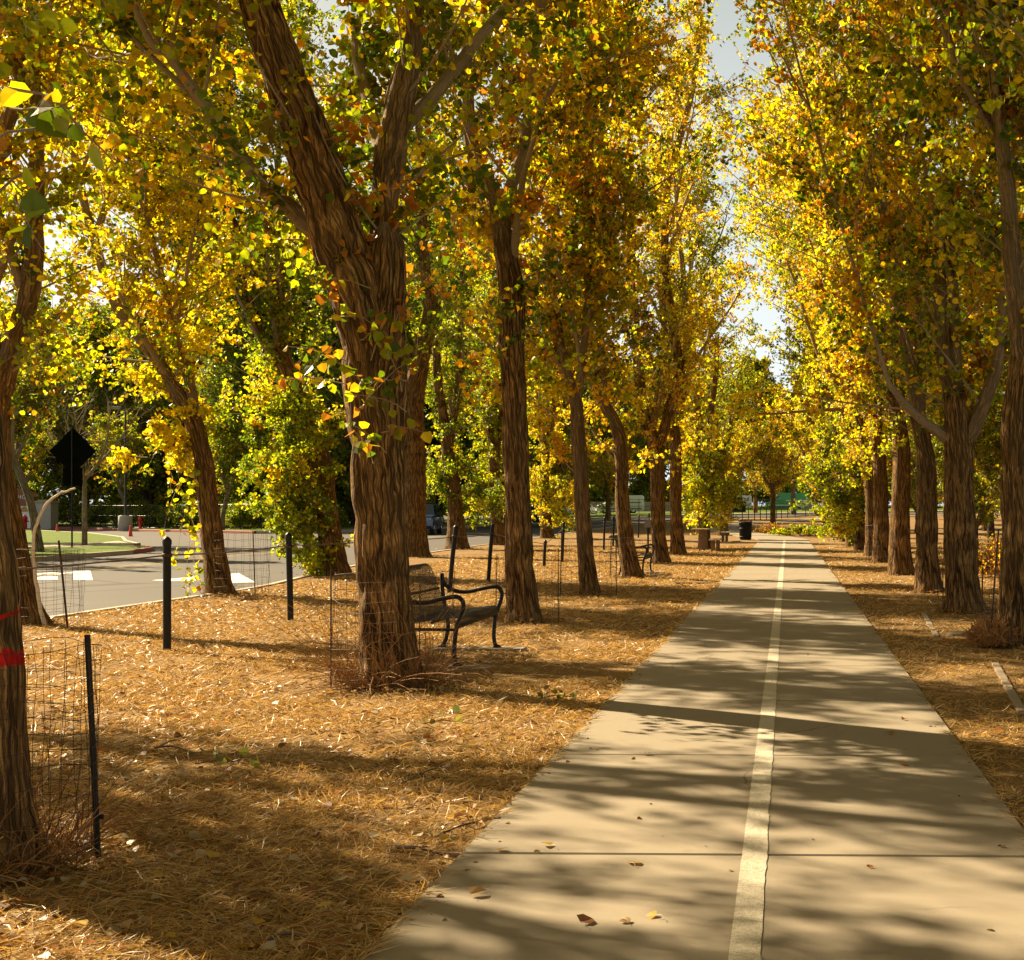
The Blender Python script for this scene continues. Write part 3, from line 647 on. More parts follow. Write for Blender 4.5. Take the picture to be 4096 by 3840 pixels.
# --- row along the road kerb
ptree('poplar_tree', 'kerbside poplar beside a pale bare curved shoot, partly behind the red marked trunk', 18.3,
      [[(46, 1214, 88), (37, 1150, 62), (25, 1050, 50), (8, 940, 42), (-2, 850, 40), (-3, 740, 44)],
       [(-1, 760, 42), (30, 660, 40), (54, 580, 40), (65, 494, 37), (67, 430, 34), (72, 330, 28), (70, 200, 22), (60, 60, 16)], [(8, 760, 40), (-30, 600, 36), (-40, 420, 32), (10, 250, 28), (40, 160, 26), (18, 30, 22), (0, -120, 16)]],
      21, KERBG, GOLD, sh=(.28, 70, .3), seg=(44, 10), step=(.06, .2), fol=dict(dens=4.2, rmax=.16, zmin=2.8))
ptree('poplar_tree', 'left leaning kerbside poplar with a leafy strand hanging to its foot', 25.,
      [[(428, 1158, 66), (420, 1100, 54), (407, 1000, 47), (396, 900, 43), (385, 850, 43), (368, 800, 42), (345, 762, 38)],
       [(352, 775, 34), (320, 722, 31), (296, 692, 28), (275, 660, 26), (236, 610, 24), (206, 540, 22), (190, 490, 20), (165, 400, 18), (150, 330, 16), (135, 240, 14), (120, 120, 11)],
       [(378, 815, 26), (372, 760, 24), (356, 700, 22), (336, 645, 18), (325, 580, 15), (305, 500, 13), (280, 400, 11), (262, 260, 9)],
       [(300, 695, 20), (290, 600, 17), (280, 500, 16), (275, 420, 13), (262, 260, 11), (252, 80, 8)]],
      22, KERBG, BRIGHT, ws=0.8, sh=(.22, 70, .35), seg=(44, 10), step=(.06, .2),
      fol=dict(dens=4.6, zmin=3.0, extra=hang([(350, 840), (330, 860), (310, 870), (340, 890), (300, 850), (360, 860), (400, 790)], 24.8, 2, .5, hr),
               sprays=[(P(u, v, 24.7), (hr.normal(0, .35), -.2, -1.0), hr.uniform(.5, .9), 15, .11, [.12, .4, .34, .06, .06, 0, .02]) for u, v in ((352, 860), (340, 880), (325, 850), (362, 900), (350, 930), (366, 960), (362, 990), (374, 1010), (368, 1050), (376, 1080), (318, 830), (380, 880), (372, 1110))]))
ptree('poplar_tree', 'kerbside poplar clothed to the ground in lime green shoots', 33.,
      [[(652, 1112, 56), (642, 1050, 45), (632, 960, 42), (624, 900, 44), (612, 862, 38), (590, 810, 36)],
       [(600, 830, 34), (570, 750, 34), (540, 692, 32), (487, 609, 28), (470, 500, 24), (440, 400, 20), (415, 300, 14)], [(535, 690, 20), (487, 598, 18), (440, 548, 14), (372, 500, 10), (310, 450, 7)],
       [(472, 510, 24), (440, 462, 24), (415, 440, 23), (358, 385, 21), (320, 320, 16), (285, 220, 11)], [(572, 760, 20), (550, 655, 17), (546, 560, 15), (543, 450, 13), (540, 330, 10)]],
      23, KERBG, GREEN, sh=(.25, 60, .35), seg=(36, 10),
      fol=dict(dens=5, sub=.75, zmin=2.6, w=[.34, .44, .16, .02, .01, .0, .03], extra=hang([(560, 900), (540, 930), (575, 950), (600, 990), (560, 1000), (590, 1040), (540, 980), (610, 930), (520, 900), (580, 870), (610, 1070), (560, 850), (500, 820), (530, 780), (630, 820)], 32.6, 9, .8, hr)))
ptree('poplar_tree', 'stout kerbside poplar behind the forked trunk with leaf litter heaped at its foot', 45.6,
      [[(802, 1096, 70), (803, 1040, 56), (804, 960, 52), (803, 860, 50), (802, 770, 48), (815, 710, 42)],
       [(808, 730, 36), (822, 672, 36), (836, 600, 32), (826, 545, 26), (820, 450, 22), (816, 330, 18), (812, 200, 14)], [(806, 740, 26), (790, 660, 24), (776, 560, 20), (768, 440, 16), (760, 300, 12)]],
      24, KERBG, MIXG, ws=0.9, seg=(36, 10), fol=dict(dens=4.0, zmin=2.6, sub=.9, w=[.6, .25, .05, .03, .02, .0, .05], size=.09))
ptree('poplar_tree', 'kerbside poplar standing next to the dark sport utility vehicle', 55.,
      [[(888, 1068, 50), (884, 1000, 34), (879, 940, 31), (870, 880, 27), (862, 810, 22)], [(866, 840, 20), (850, 740, 18), (845, 620, 15), (840, 480, 12)], [(870, 870, 18), (886, 770, 16), (892, 650, 13), (896, 520, 10)]],
      25, KERBG, GREEN, ws=0.9, seg=(28, 8), fol=dict(dens=4.6, sub=.8, zmin=2.4, size=.09, w=[.5, .36, .1, .02, .01, .0, .01], extra=hang([(850, 900), (900, 900), (920, 940), (930, 980), (860, 930)], 55, 12, 1.1, hr)))
ptree('poplar_tree', 'slim kerbside poplar half hidden behind the knotted poplar', 62.,
      [[(968, 1064, 34), (965, 1000, 24), (960, 930, 22), (962, 860, 20)], [(960, 890, 16), (945, 780, 14), (938, 660, 12), (935, 520, 10)], [(962, 880, 15), (980, 770, 13), (985, 650, 11)]],
      26, KERBG, YG, seg=(24, 8), fol=dict(dens=4.2, zmin=2.2, size=.095, extra=hang([(940, 930), (985, 930), (950, 970), (920, 900)], 62, 12, 1.2, hr)))
ptree('poplar_tree', 'kerbside poplar with golden low foliage near the slender lamp pole', 74.,
      [[(1062, 1052, 28), (1060, 1000, 20), (1057, 930, 18), (1060, 860, 16)], [(1058, 890, 14), (1046, 790, 12), (1040, 680, 10)], [(1060, 880, 13), (1076, 780, 11), (1082, 660, 9)]],
      27, KERBG, BRIGHT, seg=(24, 8), fol=dict(dens=4.4, zmin=1.8, size=.11, extra=hang([(1050, 960), (1080, 950), (1070, 990), (1040, 920), (1095, 980)], 74, 12, 1.4, hr)))
# --- row on the other side of the path
ptree('poplar_tree', 'gnarled poplar trunk at the picture edge with a brown brush clump at its foot', 15.8,
      [[(1978, 1252, 86), (1979, 1150, 72), (1976, 1050, 63), (1973, 950, 58), (1973, 830, 53), (1981, 740, 56), (1986, 680, 50)],
       [(1984, 700, 46), (1976, 600, 41), (1966, 520, 38), (1957, 372, 31), (1943, 258, 27), (1925, 130, 24), (1912, 40, 22), (1900, -80, 16)], [(1987, 690, 40), (2010, 600, 38), (2030, 450, 34), (2045, 200, 25)]],
      31, RIGHTG, MIXG, sh=(.3, 130, .45), seg=(60, 12), step=(.05, .2), amp=.30, fol=dict(dens=4.4, rmax=.15, zmin=3.2, w=[.32, .30, .16, .11, .06, .02, .03]))
ptree('poplar_tree', 'thick poplar with two raised side limbs, next to the gnarled edge trunk', 20.9,
      [[(1872, 1192, 78), (1867, 1120, 65), (1864, 1000, 61), (1863, 900, 58), (1860, 840, 56), (1855, 770, 46)],
       [(1856, 800, 44), (1842, 720, 38), (1832, 686, 33), (1826, 600, 28), (1825, 486, 25), (1834, 400, 22), (1838, 330, 19), (1825, 250, 14)], [(1858, 790, 26), (1856, 700, 24), (1852, 600, 20), (1850, 480, 17), (1846, 330, 13), (1850, 180, 9)],
       [(1868, 870, 34), (1891, 829, 30), (1914, 772, 28), (1937, 700, 24), (1946, 600, 18), (1950, 480, 12)], [(1850, 860, 26), (1818, 836, 21), (1790, 815, 18), (1760, 788, 16), (1735, 755, 13), (1712, 700, 9)]],
      32, RIGHTG, AMBER, ws=0.95, sh=(.28, 100, .3), seg=(56, 12), step=(.05, .2), amp=.30, fol=dict(dens=4.2, rmax=.15, zmin=3.0, w=[.25, .28, .20, .14, .08, .02, .03]))
ptree('poplar_tree', 'third broad poplar trunk in from the edge, its foot ringed with leaves', 26.2,
      [[(1803, 1152, 62), (1801, 1080, 47), (1800, 1000, 45), (1798, 900, 42), (1791, 850, 38), (1778, 800, 32)],
       [(1782, 815, 28), (1765, 700, 24), (1742, 610, 20), (1720, 490, 17), (1700, 360, 14), (1690, 220, 10)], [(1784, 820, 24), (1790, 700, 20), (1782, 560, 16), (1772, 420, 13), (1760, 260, 10)]],
      33, RIGHTG, AMBER, ws=0.9, sh=(.24, 80, .35), seg=(44, 10), step=(.06, .2), amp=.28, fol=dict(dens=4.4, zmin=2.8))
ptree('poplar_tree', 'dark double stemmed poplar in the middle of the row across the path', 33.,
      [[(1749, 1120, 56), (1746, 1050, 44), (1748, 960, 42), (1750, 880, 38), (1742, 810, 32)],
       [(1745, 830, 26), (1722, 740, 23), (1700, 640, 19), (1676, 520, 15), (1650, 400, 11)], [(1747, 840, 24), (1745, 730, 20), (1735, 600, 17), (1722, 450, 13), (1710, 300, 10)]],
      34, RIGHTG, GOLD, ws=0.92, sh=(.22, 60, .3), seg=(36, 10), fol=dict(dens=4.4, zmin=2.6))
ptree('poplar_tree', 'poplar wrapped in a pale wire guard across the path', 41.,
      [[(1714, 1097, 40), (1711, 1030, 31), (1710, 950, 29), (1706, 870, 26), (1694, 790, 22)], [(1698, 810, 22), (1684, 700, 20), (1668, 615, 16), (1645, 520, 13), (1620, 420, 10)], [(1700, 830, 16), (1670, 780, 14), (1630, 740, 12), (1590, 690, 8)], [(1704, 850, 18), (1706, 720, 15), (1690, 580, 12), (1676, 430, 9)]],
      35, RIGHTG, BRIGHT, seg=(30, 8), fol=dict(dens=4.0, zmin=2.4, size=.08))
ptree('poplar_tree', 'slender poplar leaning over the path behind the wire guarded one', 47.,
      [[(1694, 1080, 32), (1691, 1020, 24), (1690, 950, 22), (1684, 880, 20)], [(1687, 900, 18), (1664, 800, 15), (1640, 700, 12), (1610, 600, 10), (1585, 480, 8)], [(1686, 890, 15), (1680, 780, 13), (1660, 640, 11)]],
      36, RIGHTG, BRIGHT, seg=(26, 8), fol=dict(dens=4.2, zmin=2.0, size=.085))
ptree('poplar_tree', 'green skirted poplar near the far end of the row across the path', 53.5,
      [[(1671, 1068, 26), (1669, 1010, 20), (1667, 950, 18), (1660, 880, 16)], [(1662, 900, 15), (1640, 800, 13), (1612, 710, 10), (1580, 620, 8)], [(1662, 890, 13), (1656, 780, 11), (1640, 640, 9)]],
      37, RIGHTG, YG, seg=(24, 8), fol=dict(dens=4.4, zmin=1.7, size=.09, w=[.34, .38, .2, .04, .02, .01, .01], extra=hang([(1650, 940), (1640, 970), (1660, 900), (1645, 1000), (1630, 930)], 53, 14, 1.1, hr)))
ptree('poplar_tree', 'lime green poplar with foliage almost to the ground where the path bends', 60.,
      [[(1652, 1058, 22), (1650, 1010, 17), (1648, 950, 15), (1642, 890, 14)], [(1644, 910, 13), (1622, 820, 11), (1596, 740, 9), (1560, 660, 7)], [(1644, 900, 11), (1640, 790, 9), (1626, 680, 8)]],
      38, RIGHTG, YG, seg=(22, 8), fol=dict(dens=4.4, zmin=1.5, size=.095, w=[.36, .42, .18, .02, .01, .0, .01], extra=hang([(1630, 940), (1620, 970), (1640, 920), (1628, 1000), (1610, 930), (1640, 1010)], 59, 14, 1.2, hr)))
ptree('poplar_tree', 'last small poplar of the row across the path', 68.,
      [[(1640, 1050, 20), (1638, 1000, 15), (1636, 950, 13), (1632, 900, 12)], [(1634, 920, 11), (1612, 840, 9), (1590, 770, 8)], [(1634, 910, 10), (1630, 820, 8), (1622, 720, 7)]],
      39, RIGHTG, YG, seg=(20, 8), fol=dict(dens=4.2, zmin=1.6, size=.10))

# --- generic trees
def generic_limbs(rg, h, r0, fork, nl, spread, lean=(0, 0)):
    tr = np.array([(0, 0, 0), (lean[0] * .3, lean[1] * .3, fork * .5), (lean[0], lean[1], fork)]); out = [(tr, np.array([r0, r0 * .8, r0 * .72]))]
    for k in range(nl):
        a = 6.283 * (k + rg.uniform(-.3, .3)) / nl; p = tr[-1] - np.array([0, 0, .15]); pts = [p]; n = 5; ln = (h - fork) / n * 1.02
        dv = unit(np.array([math.cos(a) * spread, math.sin(a) * spread, 1.0]))
        for i in range(n):
            p = p + dv * ln; pts.append(p); dv = unit(dv + np.array([rg.normal(0, .12), rg.normal(0, .12), .12]))
        out.append((np.array(pts), r0 * np.linspace(.55, .06, n + 1)))
    return out
def gtree(name, label, group, loc, seed, h, r0, fork, nl, spread, fol, bark='bark', leafm='leaf_far', rz=0., sc=1., lean=(0, 0), seg=(14, 6)):
    rg = np.random.default_rng(seed); t = make_tree(name, label, generic_limbs(rg, h, r0, fork, nl, spread, lean), (0, 0, 0), seed, 'tree', group, bark=bark, leafm=leafm, seg=seg, step=(.3, .5), fol=dict(near=False, crown_top=h, **fol))
    t.location = (loc[0], loc[1], float(gz(loc[0], loc[1])) - .05); t.rotation_euler = (0, 0, rz); t.scale = (sc,) * 3; return t

# trees of the kerb row that stand just outside the frame: only their shade falls into it
ob = gtree('poplar_tree', 'kerbside poplar just out of view whose shade falls on the straw', KERBG, (-10.2, 12.0), 51, 15, .24, 3.2, 4, .38, dict(dens=4.2, nt=6, nl=12, size=.09, zmin=3.6, rmax=.2, L=(.7, 1.9), w=GOLD))
rc = gtree('poplar_tree', 'poplar just outside the frame whose twigs hang into the top corner across the path', RIGHTG, (2.75, 10.0), 52, 15, .26, 3.4, 4, .34, dict(dens=4.0, nt=7, nl=14, size=.078, zmin=3.6, rmax=.2, L=(.7, 1.9), w=MIXG), leafm='leaf')
for (x, y, z_, g_, lb_) in ((2.7, 3.8, .4, RIGHTG, 'poplar across the path beside the camera'), (2.7, -2.5, 1.5, RIGHTG, 'poplar across the path behind the camera'), (2.7, -9, 2.7, RIGHTG, 'rearmost poplar across the path'), (-3.4, -.6, 4.0, ROWG, 'poplar of the bench row level with the camera'), (-3.4, -7, 5.1, ROWG, 'poplar of the bench row behind the camera'), (-10.3, -1, 3.3, KERBG, 'kerbside poplar level with the camera'), (-10.3, -8, 4.3, KERBG, 'kerbside poplar behind the camera')):
    copy_tree(rc if g_ != KERBG else ob, (x, y, 0), z_, 1.0, lb_ + ', out of view', g_)
copy_tree(ob, (-10.4, 5.6, 0), 2.0, 1.0, 'kerbside poplar out of view level with the nearest fence cable', KERBG)

DK = [.62, .16, .02, .01, .0, .02, .17]
BG = 'dark trees beyond the road'
bgA = gtree('broadleaf_tree', 'dark broadleaf tree in the belt beyond the road and drive', BG, (-36.2, 100), 61, 13, .34, 2.4, 5, .8, dict(dens=3.4, nt=7, nl=13, size=.17, zmin=2.3, rmax=.3, L=(.9, 2.4), w=DK), bark='bark_dark', leafm='evergreen')
bgA['label'] = 'dark broadleaf tree with spreading forks on the lawn past the red kerb'
bgB = gtree('broadleaf_tree', 'dark broadleaf tree in the belt beyond the road and drive', BG, (-58, 126), 62, 20, .34, 2.2, 6, .5, dict(dens=3.4, nt=7, nl=13, size=.22, zmin=1.2, rmax=.4, L=(1.2, 3.2), w=[.52, .22, .06, .03, .02, .02, .13]), bark='bark_dark', leafm='evergreen')
rg = np.random.default_rng(5)
BGL = 'dark broadleaf tree in the belt beyond the road and drive'
for (x, y, s_) in ((-92, 170, 1.2), (-78, 175, 1.1), (-70, 170, 1.0), (-60, 172, 1.1), (-52, 168, 1.0), (-45, 175, 1.1), (-38, 170, 1.0), (-30, 178, 1.1), (-22, 172, .9), (-58, 140, .8), (-47, 136, .75), (-36, 134, .7), (-27, 138, .75), (-100, 150, 1.2), (-72, 126, .7), (-84, 140, 1.1), (-76, 134, 1.0), (-70, 138, 1.2), (-66, 128, .95), (-51, 122, 1.0), (-46, 128, 1.1), (-44, 114, .85), (-40, 124, 1.05), (-34, 118, .95), (-31, 132, 1.1), (-64, 150, 1.25), (-50, 146, 1.25), (-38, 148, 1.2), (-28, 150, 1.15), (-80, 160, 1.3), (-90, 128, 1.1)):
    copy_tree(bgB if rg.random() < .7 else bgA, (x, y, float(gz(x, y)) - .05), rg.uniform(0, 6.28), s_ * rg.uniform(.9, 1.1), BGL, BG)
pale = gtree('broadleaf_tree', 'pale trunked leaning tree on the lawn between the two orange cones', None, (-53.2, 112), 63, 9, .24, 3.4, 4, .5, dict(dens=2.6, nt=6, nl=12, size=.17, zmin=3.2, rmax=.2, L=(.8, 2.2), w=[.4, .35, .12, .05, .02, .02, .04]), bark='bark_pale', lean=(-.9, 0))
copy_tree(pale, (-62.5, 114, 0), 1.4, 1.0, 'pale trunked tree on the lawn between the stone pillar and the first cone', None)
copy_tree(pale, (-40, 98, 0), 2.6, .85, 'thin pale trunked tree on the lawn behind the concrete footed lamp', None)
isl = gtree('street_tree', 'slim street tree on the grass island in front of the school sign', None, (-27.35, 50.5), 64, 8.5, .17, 3.5, 4, .45, dict(dens=2.6, nt=6, nl=11, size=.13, zmin=3.5, rmax=.2, L=(.6, 1.7), w=[.35, .25, .12, .1, .08, .05, .05]), bark='bark_pale', lean=(-.95, 0))
# bare grey twiggy crown next to it
rgb = np.random.default_rng(8); bt = empty('bare_tree', (-30.5, 60, 0), 'bare grey twigged tree behind the diamond sign', 'tree')
bl = generic_limbs(rgb, 7.5, .13, 3.0, 5, .9); tm = MB(); lim = [polyline(p_, r_, .3) for p_, r_ in bl]
for q_, r_ in lim: tm.tubes(q_[None], r_[None], 8)
tm.build('trunk', M['bark_pale'], bt, True); brb, _ = foliage(lim, rgb, dens=5, nt=9, nl=1, zmin=3, L=(.6, 1.6)); brb.build('branches', M['bark_pale'], bt)

mid = [('amber street tree with fanned limbs standing where the path bends', (-1.0, 98), 65, 7.6, .24, 2.9, 6, .75, AMBER, 'bark', 1.0),
       ('amber tree with a pale stout trunk left of the bin', (-5.4, 130), 66, 8.5, .3, 3.0, 5, .7, AMBER, 'bark_pale', 1.0)]
mids = []
for lb, loc, sd, h, r0, fk, nl_, sp, w_, bk, sc_ in mid:
    mids.append(gtree('street_tree', lb, None, loc, sd, h, r0, fk, nl_, sp, dict(dens=4.2, nt=7, nl=13, size=.12, zmin=2.6, rmax=.2, L=(.7, 1.9), w=w_), bark=bk))
copy_tree(mids[1], (2.45, 89, .2), 1.0, 1.0, 'grey trunked tree at the bend beside the green end of the shrubs'); copy_tree(mids[0], (3.4, 164, .9), 2.0, 1.15, 'brown trunked tree just past the grey gate'); copy_tree(mids[0], (-7.6, 122, .5), .6, .95, 'thin brown trunked tree in front of the white van')
for k, (x, y, s_, lb) in enumerate(((-4.3, 188, 1.3, 'dark trunked roadside tree left of the nose of the green van'), (.8, 186, 1.35, 'dark trunked roadside tree in front of the green van doors'), (-1.9, 180, .9, 'small roadside tree at the bonnet of the green van'), (-20.5, 128, 1.0, 'dark tree on the lawn seen between the third and fourth poplar trunks'), (-18, 140, 1.1, 'broad trunked tree on the lawn seen beside the second bench'))):
    copy_tree(mids[k % 2], (x, y, float(gz(x, y))), k * 1.3, s_, lb)
# far belt closing the view
far = gtree('broadleaf_tree', 'green tree in the far belt behind the vans', 'trees closing the far view', (-12, 262), 67, 22, .4, 2.5, 6, .5, dict(dens=3.2, nt=7, nl=12, size=.34, zmin=1.5, rmax=.45, L=(1.5, 4.0), w=[.5, .26, .1, .05, .02, .01, .06]), bark='bark_dark')
for x, y, s_ in ((-80, 235, 1.1), (-66, 230, 1.0), (-55, 240, 1.2), (-44, 236, 1.05), (-34, 246, 1.2), (-24, 240, 1.0), (-2, 258, 1.1), (7, 252, 1.0), (15, 262, 1.2), (24, 250, 1.1), (33, 262, 1.2), (44, 255, 1.1), (-18, 275, 1.3), (2, 280, 1.3), (20, 285, 1.4)):
    copy_tree(far, (x, y, float(gz(x, y))), rg.uniform(0, 6.28), s_, 'green tree in the far belt behind the vans', 'trees closing the far view')
for x, y, s_, in ((-23.5, 112, .55), (-25.8, 122, .6), (-21, 104, .5)):
    copy_tree(far, (x, y, float(gz(x, y))), rg.uniform(0, 6.28), s_, 'lime green young tree on the strip between far kerb and lawn', 'young trees along the far kerb')
for x, y, s_ in ((-32, 108, 1.25), (-39, 108, 1.2), (-45, 118, 1.3), (-28.5, 114, 1.2), (-36, 116, 1.3)):
    copy_tree(bgB, (x, y, float(gz(x, y)) - .05), rg.uniform(0, 6.28), s_, BGL, BG)
copy_tree(bgA, (-41, 66, 0), 1.0, 1.0, 'spreading tree on the grass island beyond the picture edge, its crown above the diamond sign', None); copy_tree(bgA, (-36, 50, 0), 2.2, .9, 'spreading tree on the grass island outside the frame that shades the road', None)
# thicket across the path
sd_ = gtree('broadleaf_tree', 'green tree in the thicket behind the row across the path', 'thicket behind the row across the path', (9.5, 30), 68, 12, .22, 1.4, 6, .6, dict(dens=4.4, nt=7, nl=13, size=.12, zmin=.9, rmax=.3, L=(.8, 2.2), w=[.5, .22, .05, .05, .05, .05, .08]), bark='bark_dark', leafm='evergreen')
for x, y, s_ in ((9, 23, .9), (12, 36, 1.1), (8.5, 42, .9), (13.5, 27, 1.15), (9.5, 50, 1), (12, 58, 1.1), (8.5, 66, .95), (11, 76, 1.1), (8, 86, 1.), (13, 92, 1.2), (8.5, 100, 1.0), (14, 46, 1.2), (12, 115, 1.2), (17, 130, 1.3), (16, 66, 1.3), (24, 150, 1.3), (13, 140, 1.1), (8, 32, .7), (7.6, 46, .7), (7.5, 56, .7), (10.5, 40, .8), (10, 26, .8)):
    copy_tree(sd_, (x, y, float(gz(x, y))), rg.uniform(0, 6.28), s_ * rg.uniform(.9, 1.1), 'green tree in the thicket behind the row across the path', 'thicket behind the row across the path')

# ------------------------------------------------------------------ shrubs
def shrub(name, label, loc, seed, rx, ry, h, n, size, w, leafm='leaf_far', cat='shrub', group=None, twig=(.12, .08, .05), nst=60):
    rg_ = np.random.default_rng(seed); root = empty(name, loc, label, cat, group)
    a = rg_.uniform(0, 6.28, nst); rr = np.sqrt(rg_.random(nst)); E = np.stack([np.cos(a) * rr * rx, np.sin(a) * rr * ry, h * rg_.uniform(.4, 1, nst) * (1 - .5 * rr ** 2)], 1)
    s_ = np.linspace(0, 1, 5)[None, :, None]; O = E * np.array([.3, .3, 0]); Pn = O[:, None] + (E - O)[:, None] * s_ + rg_.normal(0, .04, (nst, 5, 3)) * s_
    m_ = MB(); m_.tubes(Pn, np.full((nst, 5), .008) * np.linspace(1, .4, 5), 4, np.array(twig) * rg_.uniform(.6, 1.4, (nst, 1))); m_.build('stems', M['shoots'], root)
    if n:
        C = E[rg_.integers(0, nst, n)] * rg_.uniform(.35, 1.08, (n, 1)) ** .6 + rg_.normal(0, .07 * max(h, .6), (n, 3)); C[:, 2] = np.maximum(C[:, 2], .02)
        wv = np.array(w) / sum(w); col = PAL[rg_.choice(len(PAL), n, p=wv)] * rg_.uniform(.7, 1.25, (n, 1)); l_ = MB(); leaves(l_, C, size * rg_.uniform(.6, 1.2, n), col, rg_, False, droop=-.3); l_.build('foliage', M[leafm], root)
    return root
def at(x, y): return (x, y, float(gz(x, y)))
shrub('low_shrub', 'low yellow green shrub at the end of the straight path', at(.9, 79.5), 71, 2.0, 1.4, .62, 5200, .10, [.3, .5, .15, .02, 0, 0, .03])
shrub('low_shrub', 'smaller green shrub next to the grey trunk at the bend', at(2.6, 81), 72, 1.0, 1.1, .6, 2600, .10, [.5, .4, .06, .02, 0, 0, .02])
shrub('dead_shrub', 'brown leafless shrub by the amber tree at the bend', at(-1.0, 84), 73, 1.1, .9, .75, 500, .08, [0, 0, 0, .1, .2, .5, .2], nst=150)
shrub('dead_shrub', 'grey brown dry twigs behind the low shrub', at(1.6, 86), 74, 1.3, .8, .8, 200, .08, [0, 0, 0, .1, .2, .5, .2], nst=160)
shrub('dead_shrub', 'tall dry brown weeds behind the poplars across the path', at(6.2, 28.5), 75, 2.6, 1.2, 1.2, 5200, .06, [.03, .03, .05, .2, .24, .35, .1], nst=420, twig=(.22, .12, .06))
shrub('dead_shrub', 'dry brown weeds between the thick poplar and the thicket', at(5.6, 36), 76, 1.8, 1.6, 1.0, 3200, .06, [.05, .05, .05, .2, .24, .3, .1], nst=260, twig=(.2, .11, .06))
bc = shrub('brush_clump', 'reddish brown clump of dry grass at the foot of the gnarled trunk', at(2.28, 15.6), 77, .30, .24, .34, 0, .05, AMBER, cat='brush', twig=(.42, .21, .07), nst=900)
for x, y, s_ in ((-57, 120, 1.0), (-50, 114, .8), (-45, 108.5, .9), (-39.5, 101.5, .9), (-66, 126, 1.2), (-33, 101, .7), (-61, 122, .9), (-70, 131, 1.3), (-54, 117, .9), (-48, 111, 1.0), (-42, 105, .8), (-60, 135, 1.5), (-52, 130, 1.5), (-45, 126, 1.4), (-39, 122, 1.4), (-33, 126, 1.4), (-76, 136, 1.5), (-62, 138, 2.3), (-57, 141, 2.2), (-67, 141, 2.2), (-52, 139, 2.2), (-47, 137, 2.0)):
    if x == -57: hb = shrub('hedge_bush', 'dark dense bush against the black fence beyond the drive', at(x, y), 78, 2.2, 1.4, 2.4, 6500, .17, DK, leafm='evergreen', group='bushes against the black fence')
    else: copy_tree(hb, at(x, y), x, s_, 'dark dense bush against the black fence beyond the drive')

for x, y, s_ in [(x, 243 + 7 * math.sin(x * .7), 2.6 + .5 * math.sin(x * 1.3)) for x in np.arange(-78, 50, 5.2)]:
    copy_tree(hb, at(x, y), x, s_, 'tall dark bush in the thicket closing the far view', 'thicket closing the far view')
for x, y, s_ in [(x, 205 + .25 * x + 5 * math.sin(x), 1.7) for x in np.arange(-78, -30, 5)]:
    copy_tree(hb, at(x, y), x, s_, 'tall dark bush in the thicket closing the far view', 'thicket closing the far view')
# ------------------------------------------------------------------ ground cover
def ground_points(n, x0, x1, y0, y1, rg_, p=1.6):
    u_ = rg_.random(n); y = (y0 ** (1 - p) + u_ * (y1 ** (1 - p) - y0 ** (1 - p))) ** (1 / (1 - p)); x = rg_.uniform(x0, x1, n)
    ok = (x > kerb_x(y) + .12) & ~((x > PX0 - .005) & (x < PX1 + .005)) & ~((x > -3.35) & (x < -1.4) & (y > 12.3) & (y < 13.9) & (rg_.random(n) < .9))
    vis = np.abs(x) < .62 * y + 1.5
    x, y = x[ok & vis], y[ok & vis]; return np.stack([x, y, gz(x, y) + wob(x, y) * np.clip((np.abs(x + .155) - 1.2) / .3, 0, 1)], 1)
rg = np.random.default_rng(21)
def straw(n, box_, name, label_kind='stuff'):
    O = ground_points(n, *box_, rg); sp_n = n // 220; ys_ = 2.8 * (18 ** rg.random(sp_n)); e_ = rg.exponential(.012, sp_n) - .01; O = np.concatenate([O, np.stack([PX0 + e_ if box_[0] < 0 else PX1 - e_, ys_, np.full(sp_n, .037)], 1)]); pt = np.sin(O[:, 0] * 2.3 + 1.7 * np.sin(O[:, 1] * 1.1 + .4)) + np.sin(O[:, 1] * 1.9 + 1.2 * np.sin(O[:, 0] * 1.4)) + .8 * np.sin(O[:, 0] * 5.1 - O[:, 1] * 3.3); O = O[rg.random(len(O)) < np.clip(.62 + .30 * pt, .22, 1)]; n = len(O); dist = O[:, 1]
    patch = np.sin(O[:, 0] * 1.9 + 2 * np.sin(O[:, 1] * .8)) * np.sin(O[:, 1] * 1.3 + O[:, 0] * .5)
    tall = (rg.random(n) < np.where(patch > .35, .30, .07)); a = rg.normal(.5, 1.0, n) + np.where(rg.random(n) < .5, 0, np.pi)
    tilt = np.where(tall, rg.uniform(.5, 1.6, n), rg.uniform(.02, .35, n)); D = unit(np.stack([np.cos(a), np.sin(a), tilt], 1))
    L_ = np.where(tall, rg.uniform(.03, .085, n), rg.uniform(.05, .16, n)) ; W = (.0010 + .00018 * dist) * rg.uniform(.7, 1.4, n)
    sd = unit(np.cross(D, rg.normal(size=(n, 3)) + np.array([0, 0, 1.5]))) * W[:, None]; mid_ = O + D * (L_ * .55)[:, None] + np.array([0, 0, .006]); tip = O + D * L_[:, None] + rg.normal(0, .012, (n, 3)); tip[:, 2] = np.maximum(tip[:, 2], O[:, 2] + .004)
    V = np.stack([O - sd, O + sd, mid_ + sd, tip, mid_ - sd], 1).reshape(-1, 3); b_ = (np.arange(n) * 5)[:, None]
    base = np.array([(.52, .35, .125), (.60, .43, .19), (.37, .22, .07), (.54, .33, .085), (.25, .14, .042)]); col = base[rg.choice(5, n, p=[.3, .2, .2, .2, .1])] * rg.uniform(.75, 1.2, (n, 1))
    m_ = MB(); m_.add(V, [b_ + np.array([0, 1, 2, 4]), b_ + np.array([4, 2, 3])], np.repeat(col, 5, 0)); return tag(m_.build(name, M['straw']), kind='stuff')
straw(460000, (-10.3, -1.4, 2.6, 60), 'dry_grass'); straw(150000, (1.1, 9, 3.5, 60), 'dry_grass')
